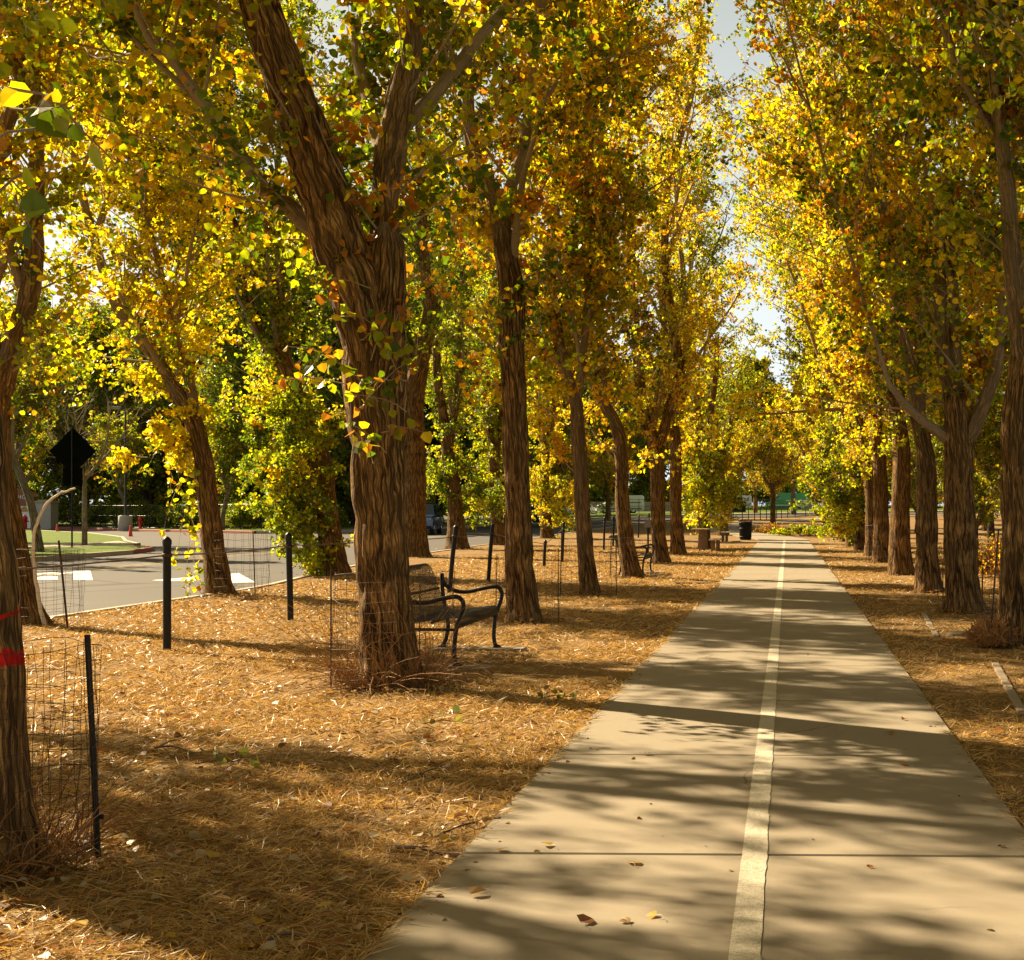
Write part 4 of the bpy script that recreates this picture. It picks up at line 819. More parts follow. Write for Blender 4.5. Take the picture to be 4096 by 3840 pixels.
LIT = np.array([(.36, .23, .10), (.44, .33, .18), (.46, .29, .04), (.36, .15, .04), (.20, .09, .035), (.42, .35, .23)])
def litter(n, box_, extra=None, p=1.5):
    O = ground_points(n, *box_, rg, p)
    if extra is not None: O = np.concatenate([O] + extra)
    O[:, 2] += rg.uniform(.008, .035, len(O)); col = LIT[rg.choice(6, len(O), p=[.25, .15, .18, .2, .12, .1])] * rg.uniform(.7, 1.15, (len(O), 1))
    m_ = MB(); leaves(m_, O, rg.uniform(.03, .065, len(O)), col, rg, True, flat=True); return tag(m_.build('fallen_leaves', M['litter']), kind='stuff')
piles = []
for cx, cy, r_, n_ in ((-3.4, 11.9, .55, 160), (-3.2, 5.9, .5, 130), (-3.5, 18.7, .5, 120), (-3.54, 25, .5, 110), (-3.5, 31.5, .6, 110), (-10.0, 18.4, .6, 150), (-9.9, 25, .6, 220), (-10.8, 33, .7, 180), (-11.7, 45.6, 1.3, 420), (-12.2, 55, 1.2, 300), (2.6, 15.8, .5, 120), (2.66, 20.9, .6, 200), (2.66, 26.2, .6, 160), (2.74, 33, .6, 120)):
    a = rg.uniform(0, 6.28, n_); q_ = np.abs(rg.normal(.35, .45, n_)) * r_ + .18; piles.append(np.stack([cx + np.cos(a) * q_, cy + np.sin(a) * q_, gz(cx, cy) + .06 * np.exp(-q_ * 2) * rg.random(n_)], 1))
def on_path(n, frac_edge):
    y = 3.2 * (20 ** rg.random(n)); e = np.minimum(rg.exponential(.045, n), .5); xe = np.where(rg.random(n) < .5, PX0 + e, PX1 - e); x = np.where(rg.random(n) < frac_edge, xe, rg.uniform(PX0, PX1, n)); return np.stack([x, y, np.full(n, .038)], 1)
op = on_path(420, .72); cb = LIT[rg.choice([0, 1, 3, 4], len(op))] * rg.uniform(.5, 1.0, (len(op), 1)); m_ = MB(); leaves(m_, op, rg.uniform(.006, .03, len(op)), cb, rg, True, flat=True); tag(m_.build('leaf_crumbs', M['litter']), kind='stuff')
for cx, cy, sx, sy, n_ in ((-8.6, 22.5, 1.1, 2.2, 700), (-9.3, 28, .8, 2.5, 500), (-5.6, 10.2, 1.0, .5, 160), (-4.4, 7.6, .7, .5, 130), (-5.2, 6.3, .5, .4, 60), (-2.2, 9.0, .5, 1.0, 60)):
    x, y = rg.normal(cx, sx, n_), rg.normal(cy, sy, n_); k = (x > kerb_x(y) + .15) & (x < PX0 - .03); x, y = x[k], y[k]; piles.append(np.stack([x, y, gz(x, y) + .01], 1))
litter(7000, (-10.3, -1.4, 3, 60), piles); litter(1300, (1.1, 9, 3.5, 60))
# single leaves lying on the concrete
LG = 'single leaves lying on the concrete path'
spots = [((978, 1669), 'pale dry leaf on the nearest path joint, close to the straw', 0), ((1070, 1664), 'yellow leaf just beyond the nearest path joint', 2), ((912, 1762), 'curled tan leaf near the path edge between joint and picture bottom', 0), ((1207, 1812), 'curled dry leaf in a sunlit streak near the bottom of the path', 0),
         ((1275, 1802), 'yellowish leaf nearer the white line than its curled dry neighbour', 2), ((1127, 1818), 'small brown leaf lowest on the path', 4), ((1757, 1408), 'brown leaf alone on the farther slab beyond the white line', 3), ((1762, 1500), 'tan leaf beside faint white scuffs on the path', 0), ((1724, 1436), 'tiny orange leaf in a sun streak beyond the white line', 3), ((1256, 1478), 'pale leaf on the second path joint', 5), ((1440, 1305), 'yellow leaf on the shaded far slab left of the line', 2), ((1222, 1702), 'flat ochre leaf in shade between first joint and curled leaf', 2)]
for k, ((u, v), lb, ci) in enumerate(spots):
    p = G(u, v); m_ = MB(); leaves(m_, np.array([[0, 0, .006]]), np.array([.045 + .012 * (k % 3)]), LIT[[ci]], np.random.default_rng(200 + k), True, flat=True)
    m_.tube([(0, 0, .008), (.02, -.02, .012), (.03, -.05, .006)], .0012, 4, LIT[ci] * .7)
    tag(m_.build('fallen_leaf', M['litter'], loc=(p[0], p[1], .039)), lb, 'leaf', LG)
def stick(label, pts_px, r, col=(.13, .09, .06)):
    pts = [G(*q_) + np.array([0, 0, .02 + .012 * math.sin(k * 2.1)]) for k, q_ in enumerate(pts_px)]; c = np.array(pts[0]); Q, rq = polyline(pts, np.linspace(r, r * .4, len(pts)), .03)
    m_ = MB(); m_.tube(Q - c, rq, 6, col); tag(m_.build('fallen_twig', M['shoots'], loc=c), label, 'twig', 'twigs fallen on the straw')
stick('fallen twig reaching from the straw to the nearest path joint', [(770, 1655), (810, 1660), (850, 1664), (885, 1668), (902, 1676)], .009); stick('thin forked twig on straw level with second path joint', [(780, 1530), (820, 1512), (860, 1490), (880, 1480)], .006)
stick('dark thin stick in the shaded straw beyond the wire cage', [(300, 1458), (335, 1460), (372, 1465), (392, 1468)], .008); stick('slanting twig in the shaded straw above the dark stick', [(305, 1460), (330, 1450), (352, 1438), (365, 1428)], .007)
stick('dark twig in the bottom straw near the path edge', [(960, 1600), (900, 1618), (850, 1628), (800, 1632)], .006, (.08, .05, .03)); stick('grey twig lying in the lowest corner of the straw', [(520, 1840), (560, 1836), (610, 1834), (680, 1828)], .008)
def sprig(label, u, v, n, seed):
    p = G(u, v); rg_ = np.random.default_rng(seed); t = empty('leafy_sprig', p, label, 'sprig', 'green sprigs dropped on the straw'); m_ = MB(); Q = np.array([(-.18, 0, .02), (-.05, .03, .04), (.08, .01, .03), (.2, -.03, .02)]); m_.tube(Q, [.004, .004, .003, .002], 5, (.15, .09, .05)); m_.build('stem', M['shoots'], t)
    l_ = MB(); leaves(l_, np.stack([rg_.uniform(-.2, .2, n), rg_.normal(0, .05, n), rg_.uniform(.02, .09, n)], 1), rg_.uniform(.035, .065, n), PAL[rg_.choice([0, 1, 6], n)] * .75 + .05, rg_, True, droop=0); l_.build('foliage', M['litter'], t)
sprig('green leafy sprig on shaded straw between wire cage and forked poplar', 437, 1490, 9, 1); sprig('small green sprig on the straw below the forked poplar', 872, 1412, 6, 2); sprig('longer green sprig close to the path edge past the bench', 1090, 1362, 12, 3); sprig('wilted green sprig beside the forked poplar brush', 845, 1328, 7, 4)

# ------------------------------------------------------------------ tree guards of wire
def cage(label, c, r, h, nv, nh, stakes, seed, wr=.0016, a0=0., a1=6.283, green=False, group='wire guards round the trunks'):
    rg_ = np.random.default_rng(seed); root = empty('wire_guard', (c[0], c[1], float(gz(c[0], c[1]))), label, 'tree guard', group); m_ = MB()
    A = np.linspace(a0, a1, nv); wobv = lambda a, z: r * (1 + .05 * np.sin(3 * a + seed) + .035 * np.sin(7 * a + z * 5))
    zz = np.linspace(0, h, 7); Pn = np.stack([np.stack([np.cos(A)[:, None] * wobv(A[:, None], zz[None]), np.sin(A)[:, None] * wobv(A[:, None], zz[None])], -1)[..., 0], np.stack([np.sin(A)[:, None] * wobv(A[:, None], zz[None])], -1)[..., 0], np.broadcast_to(zz, (nv, 7))], -1)
    m_.tubes(Pn + rg_.normal(0, .006, Pn.shape), np.full((nv, 7), wr), 3, np.tile([1, 1, 1.], (nv, 1)))
    for z in np.linspace(.03, h, nh):
        a = np.linspace(a0, a1, 48); m_.tubes(np.stack([np.cos(a) * wobv(a, z), np.sin(a) * wobv(a, z), z + .012 * np.sin(4 * a + z * 9)], -1)[None], np.full((1, 48), wr), 3, np.ones((1, 3)))
    m_.build('mesh', M['rust'], root)
    for k, (ang, hs, rs, lean) in enumerate(stakes):
        q_ = MB(); x, y = math.cos(ang) * r * 1.04, math.sin(ang) * r * 1.04
        q_.tube([(x, y, -.05), (x + lean * .5, y, hs * .5), (x + lean, y, hs)], rs, 8)
        if green: q_.box((x - .02, y - .006, .18), (x + .02, y + .006, .2))
        q_.build('stake', M['post' if green else 'rust'], root)
    return root
cage('tall wire guard with dark steel stake beside the red marked trunk', (-3.25, 5.82), .305, .93, 28, 14, [(.35, .97, .013, -.05)], 1, .0015, green=True)
cage('wire guard round the forked poplar in front of the bench', (-3.38, 11.95), .50, .98, 34, 13, [(math.pi + .25, 1.0, .007, 0), (-.9, .9, .005, .01)], 2)
cage('wire guard round the knotted poplar past the bench', (-3.5, 18.8), .42, .9, 24, 9, [(-.2, 1.0, .006, 0), (math.pi, .9, .006, .02)], 3)
cage('wire guard round the poplar with the swollen base', (-3.54, 25), .5, .95, 24, 9, [(-2.9, 1.15, .008, .02), (-.3, 1.0, .007, 0)], 4)
cage('wire guard round the poplar in front of the second bench', (-3.5, 31.5), .5, .9, 20, 8, [(-2.7, 1.0, .009, .03)], 5, .002)
cage('sagging wire guard at the kerbside poplar beside the bare curved shoot', (-9.75, 18.2), .42, 1.0, 22, 10, [(-.5, 1.12, .014, -.12)], 6, .002)
cage('wire guard round the kerbside poplar with the hanging strand', (-9.85, 25), .48, 1.12, 24, 9, [(-.7, 1.15, .010, -.04), (math.pi - .3, 1.0, .008, 0)], 7, .002)
cage('wire guard round the gnarled trunk at the picture edge', (2.62, 15.8), .45, .95, 26, 10, [(math.pi + .6, 1.3, .010, .1), (math.pi + 1.2, .5, .009, .0), (math.pi - .5, .9, .007, .02)], 8)
cage('thin wire guard behind the thick poplar with two side limbs', (2.75, 21.1), .52, 1.05, 24, 10, [(.2, 1.15, .008, .02), (.5, 1.1, .008, .02), (math.pi + .6, .75, .008, 0)], 9, .0018)
cage('pale wire guard round the slender far poplar across the path', (2.93, 40.8), .62, 1.1, 20, 8, [(math.pi + .5, 1.0, .01, 0)], 10, .004)

# pale bare shoot at the kerbside poplar
bs = [(88, 1208), (76, 1170), (68, 1110), (64, 1060), (70, 1020), (85, 985), (105, 965), (125, 955), (146, 948)]
pts = np.array([P(u, v, 18.0) for u, v in bs]); pts[0][2] = 0; Q, rq = polyline(pts, np.linspace(.028, .012, len(pts)), .06); rg_ = np.random.default_rng(4); Q[1:-1] += rg_.normal(0, .006, Q[1:-1].shape)
m_ = MB(); m_.tube(Q - pts[0], rq, 8, (.12, .12, .12)); tag(m_.build('bare_shoot', m_flat('bare_wood', (.66, .55, .38), .7, var=.25, scale=30, bump=.4), loc=pts[0], smooth=True), 'pale bare curved stem arching over the road beside the kerbside poplar', 'bare stem')

# ------------------------------------------------------------------ cable fence
def make_post(loc, h, lean, label, group='black posts of the cable fence'):
    root = empty('fence_post', loc, label, 'post', group); m_ = MB(); r = .042
    m_.tube([(0, 0, -.1), (lean * .5, 0, h * .5), (lean, 0, h - .05)], r, 16); m_.build('pole', M['post'], root, True)
    c = MB(); c.lathe([(r * 1.12, -.05), (r * 1.14, -.005), (r * .95, .012), (r * .6, .03), (r * .2, .04), (.0005, .042)], 16, (lean, 0, h - .05)); c.build('cap', M['black'], root, True)
    k = MB(); k.lathe([(r * 1.05, -.02), (r * 1.25, -.015), (r * 1.25, .015), (r * 1.05, .02)], 16, (lean * .85, 0, h * .83)); k.build('cable_clip', M['rust'], root, True)
    return root
PL = [((-6.63, 14.8), 1.24, .0, 'black fence post nearest the camera, on open sunlit straw'), ((-6.87, 19.2), 1.22, -.03, 'black fence post in front of the lime green poplar skirt'), ((-6.75, 23.4), 1.22, .0, 'black fence post hidden behind the forked poplar'),
      ((-6.2, 25.5), 1.26, .13, 'black fence post leaning over the backrest of the nearer bench'), ((-6.38, 29.7), 1.25, .10, 'leaning black fence post left of the knotted poplar'), ((-6.58, 37.7), .74, .04, 'short stubby black post right of the knotted poplar'),
      ((-6.62, 41), 1.2, .05, 'black fence post next to the stubby one'), ((-6.9, 48), 1.2, .0, 'black fence post behind the poplar with swollen base'), ((-7.1, 54), 1.3, .04, 'nearer of two black posts seen between swollen base poplar and second bench'), ((-7.36, 59), 1.3, .04, 'farther of two black posts seen between swollen base poplar and second bench'), ((-7.6, 66), 1.25, .0, 'black fence post just behind the second bench poplar'), ((-8.0, 75), 1.25, .04, 'black fence post beside the grey dispenser box'), ((-8.3, 84), 1.25, .0, 'black fence post beyond the grey dispenser box')]
for (x, y), h, ln, lb in PL: make_post((x, y, float(gz(x, y))), h, ln, lb)
fp = make_post((0, 0, 0), 1.2, .0, 'x')
FARP = [(585, 830), (660, 812), (765, 790), (835, 785), (905, 800), (970, 795), (1040, 790), (1155, 782), (1210, 780), (1280, 775), (1365, 768), (1485, 762), (1605, 755)]
fl = ['leftmost far post, standing left of the bin', 'far post just left of the pale trunk', 'far post directly above the bin rim', 'far post right above the bin edge', 'first far post clear of the bin', 'second far post clear of the bin', 'third far post clear of the bin', 'far post touching the amber tree trunk', 'far post just right of the amber tree trunk', 'second far post right of the amber tree trunk', 'far post below the green van middle', 'far post in front of the grey gate', 'rightmost far post by the brown trunk']
fpos = []
for k, (x, y) in enumerate(FARP):
    p = G(*S(2700 + x * .352, 1800 + y * .352)); fpos.append(p)
    if k == 0: fp.location = p; fp['label'] = 'black ' + fl[0]; fp['group'] = 'distant posts along the road bend'
    else: copy_tree(fp, p, label='black ' + fl[k], group='distant posts along the road bend')
m_ = MB(); ch = [(-6.5, 9.5)] + [q_[0] for q_ in PL]; zs = [1.03] * 6 + [.62] + [1.0] * 7; leans = [0] + [q_[2] for q_ in PL]
for k in range(len(ch) - 1):
    a, b_ = ch[k], ch[k + 1]; t = np.linspace(0, 1, 9); za, zb = zs[k], zs[k + 1]
    m_.tube(np.stack([a[0] + leans[k] * .8 + (b_[0] + leans[k + 1] * .8 - a[0] - leans[k] * .8) * t, a[1] + (b_[1] - a[1]) * t, gz(a[0], a[1]) + za + (zb + gz(b_[0], b_[1]) - za - gz(a[0], a[1])) * t - .10 * t * (1 - t)], 1), .009, 6)
tag(m_.build('fence_cable', M['cable'], smooth=True), 'rusty steel cable strung between the black posts', 'cable')

# ------------------------------------------------------------------ benches
def make_bench(loc, label):
    root = empty('park_bench', loc, label, 'bench', 'strap benches facing the path'); Ln = 1.84
    # profile, x towards the path, z up; x=0 at the front legs
    seat = [(-.03, .33), (.035, .36), (.065, .40), (.05, .438), (0, .452), (-.12, .44), (-.26, .42), (-.38, .405), (-.46, .415), (-.52, .46)]
    back = [(-.52, .46), (-.55, .52), (-.585, .62), (-.62, .72), (-.65, .80), (-.68, .865), (-.715, .90), (-.755, .905), (-.785, .88), (-.79, .845)]
    ys = np.arange(.06, Ln - .05, .042)
    for nm, pr in (('seat', seat), ('backrest', back)):
        pr = np.array(pr); Q, _ = polyline(np.c_[pr[:, 0], np.zeros(len(pr)), pr[:, 1]], np.ones(len(pr)), .03); T_ = unit(np.gradient(Q, axis=0)); N_ = np.stack([-T_[:, 2], np.zeros(len(Q)), T_[:, 0]], 1)
        m_ = MB(); w_ = .006; th = .0027; ring = []
        for dx, dn in ((-w_, -th), (w_, -th), (w_, th), (-w_, th)): ring.append(Q + N_ * dn + np.array([0, dx, 0]))
        ring = np.stack(ring, 1); k = len(Q); q_ = np.arange(k * 4).reshape(k, 4); Fq = np.concatenate([np.stack([q_[:-1, i], q_[:-1, (i + 1) % 4], q_[1:, (i + 1) % 4], q_[1:, i]], -1) for i in range(4)])
        for y in ys: m_.add(ring.reshape(-1, 3) + np.array([0, y, 0]), [Fq])
        m_.build(nm, M['strap'], root)
    rails = MB()
    for x, z in ((.03, .385), (-.22, .408), (-.47, .40), (-.60, .64), (-.735, .893)): rails.tube([(x, .03, z), (x, Ln - .03, z)], .014, 8)
    rails.build('cross_rail', M['black'], root, True)
    for y in (.02, Ln - .02):
        m_ = MB(); A = [(-.565, .80), (-.56, .72), (-.50, .65), (-.40, .605), (-.28, .60), (-.12, .635), (0, .655), (.055, .64), (.085, .59), (.08, .53), (.05, .44), (.02, .36)]
        Q, _ = polyline([(x, y, z) for x, z in A], np.ones(len(A)), .02); m_.tube(Q, .022, 10); m_.build('armrest', M['black'], root, True)
        f_ = MB(); Q, _ = polyline([(.05, y, .44), (.02, y, .36), (.005, y, .25), (-.002, y, .12), (.012, y, .03), (.03, y, .012)], np.ones(6), .02); f_.tube(Q, .022, 10); f_.lathe([(.0005, 0), (.045, 0), (.045, .018), (.018, .03)], 12, (.03, y, 0)); f_.build('leg', M['black'], root, True)
        b_ = MB(); Q, _ = polyline([(-.565, y, .80), (-.56, y, .62), (-.53, y, .42), (-.50, y, .25), (-.52, y, .1), (-.56, y, .012)], np.ones(6), .02); b_.tube(Q, .022, 10); b_.lathe([(.0005, 0), (.045, 0), (.045, .018), (.018, .03)], 12, (-.56, y, 0)); b_.build('leg', M['black'], root, True)
        c_ = MB(); c_.tube([(.02, y, .34), (-.52, y, .345)], .015, 8); c_.build('side_bar', M['black'], root, True)
    return root
b1 = make_bench((-3.17, 13.24, .03), 'black steel strap bench next to the forked poplar')
copy_tree(b1, (-3.33, 32.2, .03), 0, 1, 'farther black strap bench, mostly behind the left leaning trunk')
for (x, y, lb) in ((-3.17, 13.24, 'buried concrete strip under the near legs of the closer bench'), (-3.17, 15.04, 'buried concrete strip under the far legs of the closer bench'), (-3.33, 32.2, 'buried concrete strip under the near legs of the farther bench'), (-3.33, 34.0, 'buried concrete strip under the far legs of the farther bench')):
    m_ = MB(); m_.rbox((-.66, -.11, -.06), (.34, .13, .03), .012); tag(m_.build('concrete_pad', M['slab'], loc=(x, y, 0)), lb, 'pad', 'concrete strips under the benches')

# concrete edging and covers in the straw across the path
def edging(label, a, b_, w_):
    a, b_ = G(*a), G(*b_); d_ = b_ - a; L_ = np.linalg.norm(d_[:2]); m_ = MB(); m_.rbox((-w_, 0, -.1), (w_, L_, .02), .008)
    o = m_.build('concrete_edging', M['slab'], loc=(a[0], a[1], 0)); o.rotation_euler = (0, 0, math.atan2(d_[1], d_[0]) - math.pi / 2); tag(o, label, 'edging', 'old concrete edging across the path')
edging('farther old concrete edging strip in the straw across the path', (1819, 1238), (1792, 1190), .035); edging('nearer old concrete edging strip running out of the picture', (1988, 1392), (1932, 1290), .035)
p = G(1861, 1233); m_ = MB(); m_.lathe([(.14, -.04), (.14, .02), (.12, .034), (.02, .036), (.0005, .036)], 20); tag(m_.build('valve_cover', M['slab'], loc=(p[0], p[1], 0), smooth=False), 'round grey concrete valve cover in the straw near the gnarled trunk', 'cover')
for (u, v, lb) in ((1305, 1147, 'flat greenish board half buried near the path'), (1350, 1133, 'second flat board farther along by the path')):
    p = G(u, v); m_ = MB(); m_.rbox((-.42, -.07, 0), (.42, .07, .03), .006); tag(m_.build('buried_board', M['wood'], loc=(p[0], p[1], .0)), lb, 'board')

# ------------------------------------------------------------------ litter bin, picnic set, dispenser
p = G(*S(2982, 2160)); root = empty('litter_bin', p, 'black slatted steel litter bin beside the end of the straight path', 'litter bin')
m_ = MB(); m_.lathe([(.0005, .0), (.27, .0), (.27, .04), (.275, .06)], 28); m_.build('base', M['black'], root, True)
sl = MB()
for a in np.linspace(0, 6.283, 36, endpoint=False):
    for (pts_) in ([(.285, .05), (.30, .3), (.315, .7), (.325, .92), (.36, 1.02)],): sl.tube([(math.cos(a) * r_, math.sin(a) * r_, z) for r_, z in pts_], .012, 5)
sl.build('slats', M['black'], root); m_ = MB(); m_.lathe([(.27, .06), (.285, .5), (.30, .92), (.29, .92), (.275, .5), (.26, .06)], 28); m_.build('liner', M['post'], root, True)
for z, r_ in ((.18, .305), (.60, .325), (.9, .338), (1.02, .375)):
    m_ = MB(); a = np.linspace(0, 6.283, 33); m_.tube(np.stack([np.cos(a) * r_, np.sin(a) * r_, np.full(33, z)], 1), .014, 6, cap=False); m_.build('rim' if z > 1 else 'hoop', M['black'], root, True)
m_ = MB(); m_.rbox((-.5, -.5, -.08), (.5, .5, .004), .01); tag(m_.build('concrete_pad', M['slab'], loc=p - np.array([0, 0, .0])), 'square concrete pad under the litter bin', 'pad')

p = G(*S(2800, 2205)); root = empty('picnic_table', p, 'brown picnic table end on behind the Y forked poplar', 'table')
m_ = MB()
for k in range(3): m_.rbox((-.34 + k * .22, 0, .80), (-.34 + k * .22 + .212, 2.0, .84), .008)
m_.build('table_top', M['woodtop'], root)
for y in (.25, 1.7):
    for x in (-.06, .10): m_ = MB(); m_.rbox((x, y, -.05), (x + .075, y + .1, .795), .008); m_.build('leg', M['wood'], root)
def pbench(p, label, Ln=1.9):
    root = empty('picnic_bench', p, label, 'bench', 'backless wooden benches'); m_ = MB()
    for k in range(2): m_.rbox((-.2 + k * .205, 0, .42), (-.2 + k * .205 + .195, Ln, .47), .008)
    m_.build('seat', M['woodtop'], root)
    for y in (.2, Ln - .3):
        for x in (-.13, .05): m_ = MB(); m_.rbox((x, y, -.05), (x + .08, y + .08, .416), .006); m_.build('leg', M['wood'], root)
    return root
pb = pbench(G(*S(2857, 2208)), 'backless wooden bench alongside the picnic table'); copy_tree(pb, G(*S(2896, 2168)), 0, 1, 'farther backless wooden bench left of the litter bin')
p = np.array([-5.0, 50.2, 0]); root = empty('dispenser_post', p, 'grey box with slanted lid on a dark post behind the second bench', 'dispenser')
m_ = MB(); m_.rbox((-.03, -.03, -.05), (.03, .03, .95), .004); m_.build('post', M['post'], root); m_ = MB(); m_.rbox((-.12, -.08, .92), (.13, .10, 1.2), .012); m_.build('box', M['grey'], root)
m_ = MB(); m_.box((-.15, -.14, 0), (.16, .13, .025), M=Matrix.Translation((0, 0, 1.225)) @ Matrix.Rotation(R(-12), 4, 'Y')); m_.build('lid', M['pillar'], root)

# ------------------------------------------------------------------ beyond the road on the left
p = G(*S(288, 2192)); p[2] += .02; root = empty('road_sign', p, 'diamond road sign over a square plate, seen from its black back', 'sign')
m_ = MB(); m_.tube([(0, 0, -.1), (0, 0, 5.0)], .035, 8); m_.build('post', M['black'], root)
sz = .70; zc = 3.94
m_ = MB(); m_.box((-sz, -.006, -sz), (sz, .006, sz), M=Matrix.Translation((0, .06, zc)) @ Matrix.Rotation(R(45), 4, 'Y') @ Matrix.Diagonal((.70, 1, .70, 1)).to_4x4() @ Matrix.Diagonal((1.4, 1, 1.4, 1)).to_4x4()); m_.build('diamond_plate', M['matte'], root)
m_ = MB(); m_.box((-.41, .05, 2.52), (.41, .062, 3.27)); m_.build('square_plate', M['matte'], root)
m_ = MB(); [m_.box((-.3, -.02, z), (.3, .05, z + .03)) for z in (3.6, 4.2, 2.75, 3.05)]; m_.build('bracket', M['matte'], root)

def text_mesh(body, size, depth, mat, parent, loc, rot=(math.pi / 2, 0, 0)):
    cu = bpy.data.curves.new('lettering', 'FONT'); cu.body = body; cu.size = size; cu.extrude = depth; cu.align_x = 'CENTER'; cu.align_y = 'CENTER'; cu.space_character = 1.15
    t = bpy.data.objects.new('lettering_curve', cu); COL.objects.link(t); dg = bpy.context.evaluated_depsgraph_get(); me = bpy.data.meshes.new_from_object(t.evaluated_get(dg)); bpy.data.objects.remove(t)
    o = bpy.data.objects.new('lettering', me); COL.objects.link(o); me.materials.clear(); me.materials.append(mat); o.parent = parent; o.location = loc; o.rotation_euler = rot; return o
YS_ = 112.
def LP(x, y, Y=YS_): return P(*S(*r1(x, y)), Y)
sg = LP(155, 1035); sg[2] = float(gz(sg[0], sg[1])); root = empty('school_sign', sg, 'red brown gabled school sign panel beside the stone pillar', 'sign')
def loc_(x, y): q_ = LP(x, y) - sg; return q_[0], q_[2]
m_ = MB(); pts = [loc_(*q_) for q_ in ((20, 882), (262, 840), (262, 822), (150, 775), (20, 750))]; pts = [loc_(20, 884), loc_(200, 884), loc_(200, 830), loc_(265, 822), loc_(150, 772), loc_(20, 755)]
bm = bmesh.new(); fr = [bm.verts.new((x, -.15, z)) for x, z in pts]; bk = [bm.verts.new((x, .35, z)) for x, z in pts]; bm.faces.new(fr); bm.faces.new(bk[::-1])
for i in range(len(pts)): bm.faces.new((fr[i], bk[i], bk[(i + 1) % len(pts)], fr[(i + 1) % len(pts)]))
bmesh.ops.recalc_face_normals(bm, faces=bm.faces[:]); m_.bm(bm); m_.build('gable_panel', M['brick'], root)
x, z = loc_(150, 829); text_mesh('SCHOOL', .44, .012, M['white'], root, (x + .1, -.17, z))
m_ = MB(); x0, z0 = loc_(130, 1036); x1, z1 = loc_(203, 886); m_.box((x0, .0, 0), (x1, .12, z1)); m_.build('white_panel', M['white'], root)
m_ = MB(); xa, za = loc_(165, 898); bm = bmesh.new(); V = [(xa - .32, -.02, za - .35), (xa + .32, -.02, za - .35), (xa + .32, -.02, za - .12), (xa, -.02, za + .12), (xa - .32, -.02, za - .12)]; bm.faces.new([bm.verts.new(v) for v in V]); m_.bm(bm); m_.build('house_emblem', M['cone'] if False else m_flat('emblem_ochre', (.5, .28, .08), .7), root)
m_ = MB(); m_.box((x0 - 1.5, -.05, 0), (x0, .3, z1 + .2)); m_.build('side_pier', M['pillar'], root)
q0, q1 = LP(245, 1035), LP(370, 845); pc = (q0 + q1) / 2; root = empty('stone_pillar', (pc[0], pc[1], float(gz(pc[0], pc[1]))), 'grey stone entrance pillar with a flat cap next to the school sign', 'pillar')
hw = (q1[0] - q0[0]) / 2; hp = q1[2] - gz(pc[0], pc[1]); m_ = MB(); m_.rbox((-hw, -.6, -.05), (hw, .6, hp - .25), .03); m_.build('shaft', M['pillar'], root); m_ = MB(); m_.rbox((-hw - .1, -.7, hp - .25), (hw + .1, .7, hp - .1), .03); m_.rbox((-hw * .6, -.4, hp - .1), (hw * .6, .4, hp), .02); m_.build('cap', M['kerb'], root)
def hydrant(p, label, s_=1.0):
    root = empty('fire_hydrant', p, label, 'hydrant'); m_ = MB(); m_.lathe([(.0005, 0), (.19, 0), (.19, .06), (.13, .08), (.13, .62), (.17, .64), (.17, .70), (.14, .78), (.09, .86), (.04, .89), (.03, .95), (.0005, .96)], 16); m_.build('barrel', M['hydrant'], root, True)
    for a in (0, math.pi, -math.pi / 2): m_ = MB(); m_.tube([(0, 0, .52), (math.cos(a) * .22, math.sin(a) * .22, .52)], .075 if a < 0 else .055, 10); m_.build('outlet', M['hydrant'], root, True)
    root.scale = (s_,) * 3; return root
def lpos(x, y, Y): q_ = LP(x, y, Y); return (q_[0], q_[1], float(gz(q_[0], q_[1])))
hy = hydrant(lpos(168, 1042, 105.), 'red fire hydrant in front of the white sign panel', 1.25); copy_tree(hy, lpos(951, 1027, 106.), 0, (.9, .9, 1.15), 'narrow red hydrant behind the concrete footed lamp')
def cone(p, label, group='orange traffic cones on the drive'):
    root = empty('traffic_cone', p, label, 'cone', group); m_ = MB(); m_.rbox((-.19, -.19, 0), (.19, .19, .035), .008); m_.build('base', M['rubber'], root); m_ = MB(); m_.lathe([(.15, .03), (.135, .06), (.04, .70), (.032, .72), (.0005, .72)], 18); m_.build('body', M['cone'], root, True); return root
c1 = cone((*G(*S(*r1(388, 1061)))[:2], -.13), 'orange cone between stone pillar and diamond sign post'); c2 = G(*S(*r1(884, 1080))); copy_tree(c1, (c2[0], c2[1], -.1), .4, 1, 'orange cone right in front of the concrete lamp footing')
def lamp(p, h, r, label, foot):
    root = empty('street_lamp', p, label, 'street lamp'); z0 = 1.08 if foot else 0
    if foot: m_ = MB(); m_.lathe([(.0005, -.05), (.5, -.05), (.5, 1.05), (.47, 1.08), (.0005, 1.085)], 24); m_.build('footing', M['pillar'], root, True); m_ = MB(); m_.rbox((-.2, -.2, 1.08), (.2, .2, 1.12), .01); m_.build('base_plate', M['lampmetal'], root)
    m_ = MB(); m_.tube([(0, 0, z0), (0, 0, h * .5), (0, 0, h)], [r, r * .85, r * .7], 12); m_.build('pole', M['lampmetal'], root, True)
    m_ = MB(); m_.tube([(0, 0, h - .2), (-.3, 0, h + .1), (-.5, 0, h + .12)], .05, 8); m_.build('arm', M['lampmetal'], root, True); m_ = MB(); m_.rbox((-1.0, -.2, h), (-.4, .2, h + .2), .04); m_.build('lamp_head', M['grey'], root); m_ = MB(); m_.box((-.95, -.15, h - .012), (-.45, .15, h - .003)); m_.build('lens', M['lens'], root)
    return root
lamp(lpos(850, 1040, 104.), 9.1, .10, 'tall dark street lamp on a round concrete footing by the drive', True)
